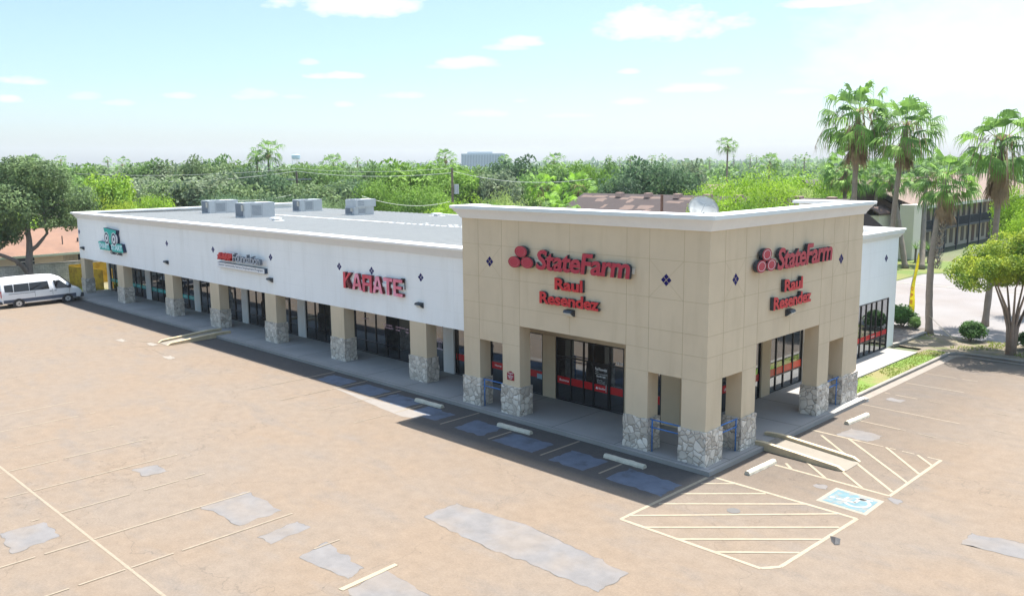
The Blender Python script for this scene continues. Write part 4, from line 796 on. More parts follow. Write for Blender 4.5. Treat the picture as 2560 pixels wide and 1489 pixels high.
# stations along length: (y, z_bottom, z_belt, z_top, half width belt, half width top)
ST = [(-3.02, .50, 1.35, 2.42, .94, .78), (-2.98, .40, 1.35, 2.52, 1.0, .84), (-2.0, .40, 1.35, 2.56, 1.02, .86), (0, .40, 1.35, 2.56, 1.02, .86), (1.05, .40, 1.35, 2.50, 1.02, .84), (1.45, .40, 1.35, 2.30, 1.02, .80), (2.05, .40, 1.32, 1.80, 1.02, .78), (2.35, .40, 1.28, 1.42, 1.01, .84), (2.75, .40, 1.15, 1.28, .99, .80), (2.98, .42, .95, 1.05, .93, .72), (3.06, .48, .75, .85, .85, .68)]
bm = bmesh.new(); rows = []
for y, zb, zm, zt, wb, wt in ST:
    half = [(wb*.96, zb), (wb, zb+.18), (wb, zm-.1), (wb-.01, zm), (wt+.04, zt-.16 if zt-zm > .3 else zt-.05), (wt-.06, zt-.04), (wt*.6, zt)]
    rows.append([bm.verts.new((x, y, z)) for x, z in half]+[bm.verts.new((-x, y, z)) for x, z in half[::-1]])
for i in range(len(rows)-1):
    for j in range(14): bm.faces.new((rows[i][j], rows[i+1][j], rows[i+1][(j+1) % 14], rows[i][(j+1) % 14]))
bm.faces.new(rows[0]); bm.faces.new(rows[-1][::-1])
bm.normal_update()
bmesh.ops.recalc_face_normals(bm, faces=bm.faces)
body = mk('body', bm, [vwhite], vn, True)
md = body.modifiers.new('e', 'EDGE_SPLIT'); md.split_angle = R(38)
def side_x(y, z):      # outer surface of the body side at height z
    a = None
    for i in range(len(ST)-1):
        if ST[i][0] <= y <= ST[i+1][0]: k = (y-ST[i][0])/(ST[i+1][0]-ST[i][0]); a = [ST[i][j]*(1-k)+ST[i+1][j]*k for j in range(6)]; break
    y_, zb, zm, zt, wb, wt = a
    if z <= zm: return wb
    z1 = zt-.16 if zt-zm > .3 else zt-.05
    return wb-.01+(wt+.04-wb+.01)*min(1, (z-zm)/(z1-zm))
for sgn in (1, -1):
    for nm, pts in (('side_window', [(-2.75, 1.42), (-2.15, 1.36), (-2.15, 2.02), (-2.78, 2.0)]), ('side_window', [(-2.1, 1.36), (-1.0, 1.36), (-1.0, 2.04), (-2.1, 2.02)]), ('side_window', [(-.97, 1.36), (.5, 1.36), (.42, 2.06), (-.97, 2.04)]), ('front_window', [(.98, 1.34), (2.12, 1.30), (1.32, 2.05), (.82, 2.06)])):
        bm = bmesh.new(); poly(bm, [(sgn*(side_x(y, z)+.012), y, z) for y, z in pts]); mk(nm, bm, vglass, vn)
    bm = bmesh.new(); poly(bm, [(sgn*1.03, -2.9, .45), (sgn*1.03, 2.5, .45), (sgn*1.03, 2.5, .78), (sgn*1.03, -2.9, .72)]); mk('lower_panel', bm, vstripe, vn)
    boxes('running_board', [(min(sgn*.98, sgn*1.12), max(sgn*.98, sgn*1.12), -1.3, 1.35, .36, .44)], chrome, vn)
    boxes('slide_rail', [(min(sgn*1.0, sgn*1.035), max(sgn*1.0, sgn*1.035), -2.5, -.6, 1.2, 1.235)], vdark, vn)
    boxes('door_seam', [(min(sgn*1.0, sgn*1.028), max(sgn*1.0, sgn*1.028), yy, yy+.015, .8, 1.34) for yy in (-.6, .72, 2.0)], vdark, vn)
    boxes('door_handle', [(min(sgn*1.0, sgn*1.05), max(sgn*1.0, sgn*1.05), yy, yy+.16, 1.15, 1.19) for yy in (.5, .86)], vdark, vn)
    bm = bmesh.new(); box(bm, min(sgn*1.0, sgn*1.22), max(sgn*1.0, sgn*1.22), 1.95, 2.1, 1.35, 1.62); mk('mirror', bm, vdark, vn)
    bm = bmesh.new(); box(bm, min(sgn*.86, sgn*.97), max(sgn*.86, sgn*.97), -3.045, -2.99, .95, 1.5); mk('tail_light', bm, mat('lens_red', (.5, .01, .02), .25), vn)
    bm = bmesh.new(); poly(bm, [(sgn*1.0, 2.55, 1.0), (sgn*.97, 2.9, .92), (sgn*.95, 2.86, 1.05), (sgn*.93, 2.5, 1.24)]); mk('headlight', bm, mat('lens_clear', (.5, .52, .55), .15), vn)
    for yy in (-1.83, 1.83):
        bm = bmesh.new(); disc(bm, lambda u, v, w: (sgn*(.82+w), yy+u, .36+v), 0, .43, 0, .215, 24); mk('wheel_arch', bm, vdark, vn)
        bm = bmesh.new(); disc(bm, lambda u, v, w: (sgn*(.80+w), yy+u, .35+v), 0, .35, 0, .25, 24); wl = mk('wheel', bm, black, vn)
        bm = bmesh.new(); disc(bm, lambda u, v, w: (sgn*(1.05+w), yy+u, .35+v), .06, .22, 0, .012, 20); mk('rim', bm, chrome, wl)
        bm = bmesh.new()
        for k in range(8): a = k*math.pi/4; disc(bm, lambda u, v, w: (sgn*(1.062+w), yy+.17*math.cos(a)+u, .35+.17*math.sin(a)+v), 0, .025, 0, .004, 8)
        mk('rim_slots', bm, black, wl)
for x0, x1 in ((-.78, -.04), (.04, .78)):
    bm = bmesh.new(); poly(bm, [(x0, -3.03, 1.4), (x1, -3.03, 1.4), (x1*.93, -3.022, 2.1), (x0*.93, -3.022, 2.1)]); mk('rear_window', bm, vglass, vn)
boxes('rear_bumper', [(-.98, .98, -3.14, -2.95, .38, .62)], vdark, vn); boxes('front_bumper', [(-.95, .95, 2.85, 3.13, .38, .72)], vdark, vn)
boxes('grille', [(-.6, .6, 3.0, 3.09, .76, .95)], black, vn)
bm = bmesh.new(); poly(bm, [(-.86, 2.3, 1.47), (.86, 2.3, 1.47), (.74, 1.52, 2.27), (-.74, 1.52, 2.27)]); 
for v in bm.verts: v.co += Vector((0, .03, .03))
mk('windshield', bm, vglass, vn)
boxes('licence_plate', [(-.2, .2, -3.15, -3.142, .66, .8)], wht, vn)

# ------------------------------------------------------------------ walls, fences and neighbours at the far left
wl = empty('block_wall', (-67.3, 0, 0), 0, 'weathered grey concrete block wall behind the van', 'wall')
bm = bmesh.new(); box(bm, -67.4, -67.2, -60, 16, 0, 1.9); mk('wall', bm, mat('block_grey', (.58, .54, .47), .95, .25, 1.5, .3, 14, col2=(.32, .295, .25), c2s=.9, c2lo=.52, c2hi=.7), wl)
boxes('coping', [(-67.43, -67.17, -60, 16, 1.9, 1.96)], mat('coping', (.25, .23, .2), .9, .15, 2), wl)
bm = bmesh.new()
for k in range(9): box(bm, -67.2, -67.197, -60, 16, .2*k+.19, .2*k+.2)
for k in range(90):
    for j in range(9): box(bm, -67.2, -67.1975, -22+k*.41+.2*(j % 2), -22+k*.41+.2*(j % 2)+.012, .2*j+.0, .2*j+.19)
mk('mortar_joints', bm, mat('mortar', (.12, .11, .1), .95), wl); child_fix(wl)
ymat = mat('ochre_boards', (.52, .33, .02), .85, .2, 3, col2=(.38, .22, .015), c2s=2.0)
fe = empty('enclosure_fence', (-62.5, 2.4, 0), 0, 'ochre yellow board fence enclosure between the block wall and the last storefront pillar', 'fence')
def boards(p, q, h, nm='board_panel'):
    bm = bmesh.new(); p = Vector(p); q = Vector(q); n = max(1, int((q-p).length/.15)); t = (q-p)/n; s_ = Vector((-t.y, t.x)).normalized()*.025
    for k in range(n):
        a = p+t*k; b = a+t*.94; hh = h+.03*noise.noise(Vector((k*1.7, h, 0)))
        prism(bm, [(a.x, a.y, .05), (b.x, b.y, .05), (b.x+s_.x, b.y+s_.y, .05), (a.x+s_.x, a.y+s_.y, .05)], (0, 0, hh-.05))
    return mk(nm, bm, ymat, fe)
boards((-64.9, 1.75), (-61.0, 2.35), 1.82); boards((-60.85, 2.37), (-59.5, 2.62), 1.82, 'gate'); boards((-64.9, 1.8), (-65.3, 7.5), 1.9); boards((-65.3, 7.5), (-59.6, 8.0), 2.1)
bm = bmesh.new(); tube(bm, [(-60.92, 2.3, 0), (-60.92, 2.3, 1.9)], .05, 8); mk('gate_post', bm, mat('post_yellow', (.5, .36, .12), .8), fe)
boxes('top_rail', [(-65, -64.96, 1.7, 1.72, 1.8, 1.86)], ymat, fe); child_fix(fe)
# low house behind the block wall
shin_o = mat('shingle_terracotta', (.19, .108, .072), .95, .1, 1.5, .3, 25, col2=(.16, .093, .065), c2s=.4)
shin_b = mat('shingle_brown', (.042, .030, .028), .95, .15, 2, .3, 25)
shin_p = mat('shingle_pinkish', (.145, .098, .078), .95, .12, 1, .3, 25)
beige_w = mat('beige_wall', (.62, .53, .40), .9, .1, 1); 
def house(name, label, x0, x1, y0, y1, ze, zr_, roofmat, wallmat, axis='y', over=.5, hip=0.0, loc=None, cat='house'):
    h = empty(name, ((x0+x1)/2, (y0+y1)/2, 0), 0, label, cat)
    boxes('wall', [(x0, x1, y0, y1, 0, ze)], wallmat, h)
    bm = bmesh.new(); X0, X1, Y0, Y1 = x0-over, x1+over, y0-over, y1+over; zo = ze-over*(zr_-ze)/(((x1-x0) if axis == 'y' else (y1-y0))/2)
    if axis == 'y':
        xm = (x0+x1)/2; a, b = Vector((xm, Y0+hip, zr_)), Vector((xm, Y1-hip, zr_))
    else:
        ym = (y0+y1)/2; a, b = Vector((X0+hip, ym, zr_)), Vector((X1-hip, ym, zr_))
    c = [Vector((X0, Y0, zo)), Vector((X1, Y0, zo)), Vector((X1, Y1, zo)), Vector((X0, Y1, zo))]
    fs = [(c[1], c[2], b, a), (c[3], c[0], a, b), (c[0], c[1], a), (c[2], c[3], b)] if axis == 'y' else [(c[0], c[1], b, a), (c[2], c[3], a, b), (c[3], c[0], a), (c[1], c[2], b)]
    for f in fs: prism(bm, [tuple(v) for v in f], (0, 0, .12)) if False else poly(bm, [tuple(v) for v in f])
    poly(bm, [tuple(v) for v in c[::-1]])
    bmesh.ops.remove_doubles(bm, verts=bm.verts, dist=1e-4); mk('roof', bm, roofmat, h)
    bm = bmesh.new(); sweep(bm, [(c[0].x, c[0].y), (c[1].x, c[1].y), (c[2].x, c[2].y), (c[3].x, c[3].y), (c[0].x, c[0].y+.01)], [(0, zo-.18), (.03, zo-.18), (.03, zo+.02), (0, zo+.02)]); mk('fascia_board', bm, MATS.get('fascia_'+name[:4]) or mat('fascia_pale', (.55, .62, .48), .8), h)
    return h
hs = house('bungalow', 'low beige bungalow with a terracotta shingle roof beyond the block wall', -82, -71, -22, 14, 2.75, 4.45, shin_o, beige_w, 'y', .9, 0)
for y0, y1, z0, z1 in ((-.6, .9, 1.3, 2.4), (5.6, 7.0, 1.2, 2.4)):
    w_ = boxes('window', [(-70.99, -70.96, y0, y1, z0, z1)], mat('window_dark', (.04, .05, .06), .2), hs); boxes('sash', [(-70.96, -70.94, y0, y1, (z0+z1)/2, (z0+z1)/2+.06), (-70.96, -70.94, (y0+y1)/2, (y0+y1)/2+.05, z0, (z0+z1)/2)], wht, w_)
boxes('porch_slats', [(-70.99, -70.93, 3.4+.12*k, 3.45+.12*k, .2, 2.6) for k in range(10)], mat('slat_pale', (.5, .45, .38), .8), hs); boxes('doorway', [(-70.99, -70.95, 4.65, 5.0, .1, 2.5)], black, hs); boxes('meter_box', [(-70.99, -70.8, 5.2, 5.5, 1.2, 1.7)], galv, hs)
bm = bmesh.new(); tube(bm, [(-72.2, 3.8, 2.8), (-72.2, 3.8, 3.9)], .05, 6); mk('vent_pipe', bm, dark_ret, hs); bm = bmesh.new(); tube(bm, [(-72.6, 5.3, 2.8), (-72.6, 5.3, 3.6)], .08, 6); mk('vent_pipe', bm, dark_ret, hs); child_fix(hs)
hs = house('garage', 'pale flat roofed outbuilding seen through the big oak, beyond the bungalow', -104, -92, 1, 20, 2.6, 3.0, mat('pale_roof', (.5, .48, .44), .8), beige_w, 'y', .4, 0); child_fix(hs)
hs = house('terracotta_house', 'house with a terracotta hip roof showing just over the rear roof edge', -93, -79, 52, 66, 2.6, 4.5, shin_o, beige_w, 'x', .5, 5); child_fix(hs)
hs = house('pinkish_house', 'long pinkish brown roof behind the fan palm clump', -95, -62, 98, 112, 4.2, 6.3, shin_p, beige_w, 'x', .5, 0); child_fix(hs)
# two storey block with the patched dark brown roof right behind the shops
hs = house('apartment_block', 'block with a patched dark brown shingle roof and ridge vents behind the tower', -35.0, -11.5, 28.9, 43.0, 4.9, 7.55, shin_b, beige_w, 'x', .4, 0, cat='apartment block')
rq = random.Random(11)
def on_roof(x, y): return 7.55-(36.0-y)*(7.55-4.9)/7.05+.02
for k, (px_, py_, w_, h_) in enumerate([(1500, 490, 2.2, .6), (1470, 488, 1.6, .5), (1502, 499, 1.5, .9), (1562, 496, 1.4, .5), (1575, 502, .8, 1.0), (1568, 518, 1.8, 1.0), (1612, 518, 2.0, .9), (1617, 527, .9, .6), (1686, 505, 2.2, .5), (1600, 489, 2.4, .5), (1720, 492, 1.6, .5), (1510, 515, .5, 1.0), (1645, 489, 1.8, .45), (1540, 489, 1.5, .4), (2040, 497, 3.0, .4)]):
    v = ray(px_, py_); g_ = (7.55-4.9)/7.05   # intersect with the roof plane z = 7.57-(36-y)*g
    t_k = (7.57-(36.0-CAM.y)*g_-CAM.z)/(v.z-g_*v.y); p = CAM+v*t_k
    bm = bmesh.new(); xx, yy, ww, hh = p.x, min(35.3, p.y), w_*.8, h_*.9; ya_, yb_ = yy-hh/2, yy+hh/2; ol = []
    for q in range(14):
        a_ = q/14*6.283; x_ = xx+ww/2*max(-1, min(1, 1.35*math.cos(a_)))*rq.uniform(.7, 1.05); y_ = min(35.8, yy+hh/2*max(-1, min(1, 1.35*math.sin(a_)))*rq.uniform(.7, 1.05)); ol.append((x_, y_, on_roof(x_, y_)))
    poly(bm, ol); mk('bare_patch', bm, mat('bare_deck', (.12, .08, .064), .9, .15, 3), hs)
for x in (-31.3, -28.3, -25.4, -22.6, -19.9, -15, -12.5): boxes('ridge_vent', [(x, x+.6, 35.2, 35.7, 7.3, 7.68)], mat('vent_pink', (.45, .3, .25), .8), hs)
child_fix(hs)
# motel-like apartment wing at the right
ap = empty('balcony_apartments', (-22, 85, 0), 0, 'two storey apartments with dark balconies and a white fascia across the road', 'apartment block')
apw = mat('apt_wall', (.45, .38, .29), .9, .1, .6); apg = mat('apt_grey', (.30, .285, .25), .9, .08, .5); apf = mat('apt_fin', (.66, .60, .52), .9, .05, .5); brick = mat('brown_shake', (.13, .08, .062), .9, .2, 2.5, .3, 12)
irn = mat('balcony_iron', (.022, .03, .045), .6); scr = mat('screen_dark', (.06, .045, .035), .6)
boxes('wall', [(-34, -20.1, 69.9, 118, 0, 5.2)], apw, ap); boxes('end_wall', [(-33.9, -19.65, 69.5, 69.9, 0, 4.9)], apg, ap)
boxes('fin_wall', [(-19.65, -18.2, 67.8, 69.9, 0, 5.62), (-23.6, -21.1, 66.2, 69.5, 0, 4.5)], apf, ap)
boxes('eave_fascia', [(-20.6, -18.3, 69.95, 118, 5.1, 5.4)], mat('eave_white', (.62, .60, .55), .8), ap)
bl = boxes('balcony', [(-20.1, -18.5, 69.95, 118, 2.55, 2.8)], irn, ap)
bm = bmesh.new()
y = 70.2
while y < 118: box(bm, -18.54, -18.5, y, y+.035, 2.8, 3.7); y += .16
box(bm, -18.54, -18.5, 70, 118, 3.7, 3.76); mk('balcony_railing', bm, irn, bl)
for k in range(13): boxes('balcony_post', [(-18.56, -18.42, 70.1+3.95*k, 70.26+3.95*k, 0, 5.1)], irn, ap)
for k in range(24):
    y = 70.9+1.95*k; hasd = k % 3 == 2
    for z0 in (0, 2.8):
        boxes('door' if hasd else 'window', [(-20.1, -20.06, y, y+1.05, z0+(.12 if hasd else .45), z0+2.15)], brick if hasd else scr, ap)
for nm, xa, xb, xc, ya, yb, z0, z1, rm_ in (('roof', -33.5, -18.4, -25.6, 69.0, 118, 5.25, 7.9, mat('shake_salmon', (.165, .115, .09), .9, .1, 1.2, .3, 20)),):
    bm = bmesh.new(); prism(bm, [(xa, ya, z0), (xc, ya, z1), (xb, ya, z0), (xb, ya, z0+.18), (xc, ya, z1+.18), (xa, ya, z0+.18)], (0, yb-ya, 0)); r_ = mk(nm, bm, rm_, ap)
    bm = bmesh.new(); prism(bm, [(xa+.2, ya-.02, z0-.35), (xc, ya-.02, z1-.35), (xb-.2, ya-.02, z0-.3), (xb, ya-.02, z0+.1), (xc, ya-.02, z1+.1), (xa, ya-.02, z0+.1)], (0, .02, 0)); mk('barge_board', bm, mat('barge_dark', (.03, .022, .02), .8), r_)
bm = bmesh.new(); prism(bm, [(-33, 69.55, 4.9), (-19.7, 69.55, 4.9), (-25.6, 69.55, 7.7)], (0, .3, 0)); mk('gable', bm, brick, ap)
bm = bmesh.new(); prism(bm, [(-24.0, 65.8, 4.5), (-21.9, 65.8, 5.25), (-20.9, 65.8, 4.6), (-20.9, 65.8, 4.75), (-21.9, 65.8, 5.4), (-24.0, 65.8, 4.65)], (0, 3.8, 0)); mk('chimney_cap', bm, brick, ap)
bm = bmesh.new(); prism(bm, [(-26.5, 64.5, 3.9), (-23.4, 64.5, 3.9), (-23.4, 64.5, 2.3), (-26.5, 64.5, 2.3)], (0, 5, 0)); mk('lean_to', bm, brick, ap)
child_fix(ap)
hs = house('gabled_block', 'dark grey gabled roof just left of the balcony apartments, behind the tall palms', -31, -24.5, 63, 78, 5.6, 8.2, mat('shingle_dark', (.06, .052, .05), .9, .1, 2), apg, 'y', .5, 0, cat='apartment block'); child_fix(hs)
hs = house('distant_house', 'pale gable of a small house beyond the right end of the balconies', -22, -10, 128, 140, 4.6, 6.4, shin_p, apf, 'y', .4, 0); child_fix(hs)

# far hospital-like block and water tower on the horizon
p0, p1 = at(1153, 404, 900), at(1262, 404, 900); zt = at(1200, 384, 900).z; zt2 = at(1200, 379.5, 900).z
d_ = (p1-p0).normalized(); d_.z = 0; n_ = Vector((-d_.y, d_.x, 0))
o = empty('office_block', (p0.x, p0.y, 0), math.atan2(d_.y, d_.x), 'pale blue grey multi storey block far off on the horizon', 'office block'); ln = (p1-p0).length
boxes('tower', [(0, ln, 0, 25, 0, zt)], mat('far_facade', (.42, .50, .57), .6, .05, .1), o)
boxes('window_strip', [(1+k*1.6, 1.7+k*1.6, -.15, 0, 6, zt-1.2) for k in range(int(ln/1.6)-1)], mat('far_glass', (.16, .22, .29), .3), o); boxes('penthouse', [(ln*.14, ln*.72, 3, 18, zt, zt2)], mat('far_white', (.42, .47, .5), .8), o)
p = at(740, 398, 1100); zt = at(740, 386, 1100).z
o = empty('water_tower', (p.x, p.y, 0), 0, 'pale blue water tower on legs poking over the tree belt', 'water tower'); bm = bmesh.new()
tube(bm, [(0, 0, zt-6), (0, 0, zt-5), (0, 0, zt-1), (0, 0, zt)], [3, 5.2, 5.2, 3.5], 16); mk('tank', bm, mat('tank_blue', (.26, .42, .50), .6), o)
for k in range(4): a = k*1.57+.7; bm = bmesh.new(); tube(bm, [(6*math.cos(a), 6*math.sin(a), 0), (4*math.cos(a), 4*math.sin(a), zt-5)], .5, 6); mk('leg', bm, wht, o)

# ------------------------------------------------------------------ utility poles and lines
def upole(px_, pytop, dist, rad, label, arm=None, trans=False, mcol=wood):
    p = at(px_, pytop, dist); h = p.z; o = empty('utility_pole', (p.x, p.y, 0), YAW+.2, label, 'utility pole'); bm = bmesh.new(); tube(bm, [(0, 0, 0), (0, 0, h*.5), (0, 0, h)], [rad*1.15, rad, rad*.8], 8); mk('pole', bm, mcol, o)
    if arm:
        for hz_, w_ in arm:
            bm = bmesh.new(); box(bm, -w_, w_, -.08, .08, h-hz_-.07, h-hz_+.07)
            for q in (-.9, -.45, .45, .9): box(bm, q*w_-.04, q*w_+.04, -.04, .04, h-hz_+.07, h-hz_+.25)
            mk('crossarm', bm, mat('arm_grey', (.3, .29, .27), .8), o)
    if trans:
        bm = bmesh.new(); tube(bm, [(.42, 0, h-2.7), (.42, 0, h-1.7)], .26, 12); mk('transformer', bm, galv, o)
    return Vector((p.x, p.y, h))
A1 = upole(741, 428, 112, .15, 'weathered pole with a wide pale crossarm in front of the left tree belt', [(1.0, 1.8)]); A2 = upole(1130, 420, 92, .14, 'wooden pole with a grey transformer can near the tower left edge', None, True)
A3 = upole(1655, 487, 62.5, .13, 'short brown pole with insulators in front of the patched brown roof', [(1.5, .7)], mcol=mat('pole_brown', (.14, .07, .05), .9, .2, 3))
def wire(p, q, sag, label, r_=.02):
    bm = bmesh.new(); pts = []
    for i in range(15): k = i/14; v = p.lerp(q, k); v.z -= sag*4*k*(1-k); pts.append(v)
    tube(bm, pts, r_, 4); tag(mk('power_line', bm, mat('cable', (.45, .46, .44), .5)), label, 'power line')
AL = at(180, 443, 150)
wire(AL, A1+Vector((0, 0, .0)), 1.0, 'upper wire running left from the crossarm pole', .028); wire(at(150, 432, 150), A1+Vector((0, 0, .3)), .6, 'thin top wire running left from the crossarm pole', .018)
wire(A1, A2-Vector((0, 0, .5)), .5, 'lower long wire between the crossarm pole and the transformer pole', .022); wire(A1+Vector((0, 0, .35)), A2, .4, 'top wire between the crossarm pole and the transformer pole', .015)
wire(A2-Vector((0, 0, .3)), at(1480, 447, 80), .7, 'wire leaving the transformer pole to the right', .018); wire(at(560, 500, 85), at(735, 485, 105), .3, 'service wire rising from behind the rooftop air conditioners', .02)
wire(at(905, 490, 80), A2-Vector((0, 0, 3.4)), .7, 'sagging service wire under the lime green trees', .018); wire(A3-Vector((0, 0, 1.3)), at(1760, 545, 58), .2, 'wire from the brown pole toward the dish', .02); wire(A3-Vector((0, 0, 1.3)), at(1560, 550, 58), .2, 'wire from the brown pole down to the left', .015)

# ------------------------------------------------------------------ vegetation
def crown_mesh(name, seed, nl, n, leaf, flat=.8, spread=.55, gap=.25):
    """unit crown (radius 1) of leaf clusters on several lobes"""
    r = random.Random(seed); V = []; Fc = []; lobes = []
    for i in range(nl):
        a = r.uniform(0, 6.283); k = math.sqrt(r.random()); el_ = r.uniform(-.25, 1.0)
        c = Vector((math.cos(a)*k*spread, math.sin(a)*k*spread, el_*spread*flat*.9)); lobes.append((c, r.uniform(.28, .52)))
    lobes.append((Vector((0, 0, 0)), .55))
    for i in range(n):
        c, lr = lobes[r.randrange(len(lobes))]
        d = Vector((r.gauss(0, 1), r.gauss(0, 1), r.gauss(0, 1))).normalized(); rr = lr*(1-.45*r.random()**2)
        if noise.noise((c+d*lr)*4.2+Vector((seed, 0, 0))) > gap and r.random() < .75: continue
        p = c+Vector((d.x, d.y, d.z*flat))*rr+Vector((r.gauss(0, .02), r.gauss(0, .02), r.gauss(0, .02)))
        q = (d+Vector((r.gauss(0, .7), r.gauss(0, .7), r.gauss(0, .7)+.3))).normalized(); t = q.cross(Vector((r.gauss(0, 1), r.gauss(0, 1), r.gauss(0, 1)))).normalized(); s_ = q.cross(t); L_ = leaf*r.uniform(.6, 1.4)
        b = len(V)
        V += [p-t*L_, p-s_*L_*.5+q*L_*.15, p+t*L_, p+s_*L_*.5+q*L_*.1]; Fc.append((b, b+1, b+2, b+3))
    me = bpy.data.meshes.new(name); me.from_pydata([tuple(v) for v in V], [], Fc); me.update(); return me
def trunk_mesh(name, seed, th=.0):
    r = random.Random(seed); bm = bmesh.new(); tube(bm, [(0, 0, 0), (.02, 0, .12), (.0, .02, .3), (.03, 0, .5)], [.045, .032, .027, .018], 7)
    for k in range(5):
        a = k*1.256+r.random(); h = r.uniform(.2, .38); tube(bm, [(0, 0, h), (.14*math.cos(a), .14*math.sin(a), h+.13), (.3*math.cos(a), .3*math.sin(a), h+.32)], [.018, .012, .005], 5)
    me = bpy.data.meshes.new(name); bm.to_mesh(me); bm.free(); return me
CR = [crown_mesh('crown_a', 1, 14, 5200, .052, .85, .6, .12), crown_mesh('crown_b', 2, 18, 5600, .05, .75, .62, .1), crown_mesh('crown_c', 3, 11, 5000, .055, 1.0, .5, .15), crown_mesh('crown_d', 4, 22, 6000, .048, .7, .66, .1)]
CRF = [crown_mesh('crown_fine_a', 11, 20, 15000, .026, .8, .62, .12), crown_mesh('crown_fine_b', 12, 26, 15000, .026, .72, .66, .1)]
TR = [trunk_mesh('trunk_a', 5), trunk_mesh('trunk_b', 6)]
bark = mat('bark', (.15, .125, .105), .95, .25, 6, .5, 14); 
FM = {'o': foliage('leaf_olive', (.125, .18, .07), (.065, .105, .045)), 'd': foliage('leaf_dark', (.08, .135, .06), (.04, .075, .04)), 'm': foliage('leaf_mid', (.125, .21, .055), (.07, .13, .04)),
      'g': foliage('leaf_green', (.14, .235, .035), (.075, .15, .025)), 'l': foliage('leaf_lime', (.20, .31, .025), (.12, .22, .02)), 'y': foliage('leaf_yellow', (.24, .31, .025), (.16, .24, .02)), 'p': foliage('leaf_pale', (.24, .31, .09), (.15, .22, .06)), 's': foliage('leaf_silver', (.17, .21, .12), (.09, .13, .075))}
KN = {'o': 'olive green', 'd': 'dark green', 'm': 'mid green', 'g': 'fresh green', 'l': 'bright lime green', 'y': 'yellow green', 'p': 'pale feathery green', 's': 'silvery green'}
ORD = 'first second third fourth fifth sixth seventh eighth ninth tenth eleventh twelfth thirteenth fourteenth fifteenth sixteenth seventeenth eighteenth nineteenth twentieth'.split()
for m_ in CR+CRF: m_.materials.append(FM['o'])
for m_ in TR: m_.materials.append(bark)
trees = []
def tree(px_, pytop, hw, dist, kind, pyb=None, name='leafy_tree', fine=None, seed=0, label=None, cat='tree', low=.18, group='trees in the belt behind the shops', flatten=None):
    top = at(px_, pytop, dist); H = top.z; Rr = hw*dist/F_PX*1.3
    o = empty(name, (top.x, top.y, 0), 0, label, cat, group); rs = random.Random(seed*7+int(px_))
    fine = dist <= 100; me = (CRF if fine else CR)[rs.randrange(2 if fine else 4)]
    zc0 = H*low; hh = (H-zc0); kz = hh/1.45
    c = bpy.data.objects.new('crown', me); COL.objects.link(c); c.parent = o
    c.location = (0, 0, zc0+hh*.42); c.scale = (Rr, Rr, hh*.66); c.rotation_euler = (0, 0, rs.uniform(0, 6.28))
    c.material_slots[0].link = 'OBJECT'; c.material_slots[0].material = FM[kind]
    t = bpy.data.objects.new('trunk', TR[rs.randrange(2)]); COL.objects.link(t); t.parent = o; t.scale = (Rr*1.1, Rr*1.1, H*1.0)
    trees.append((o, px_, kind, label)); return o
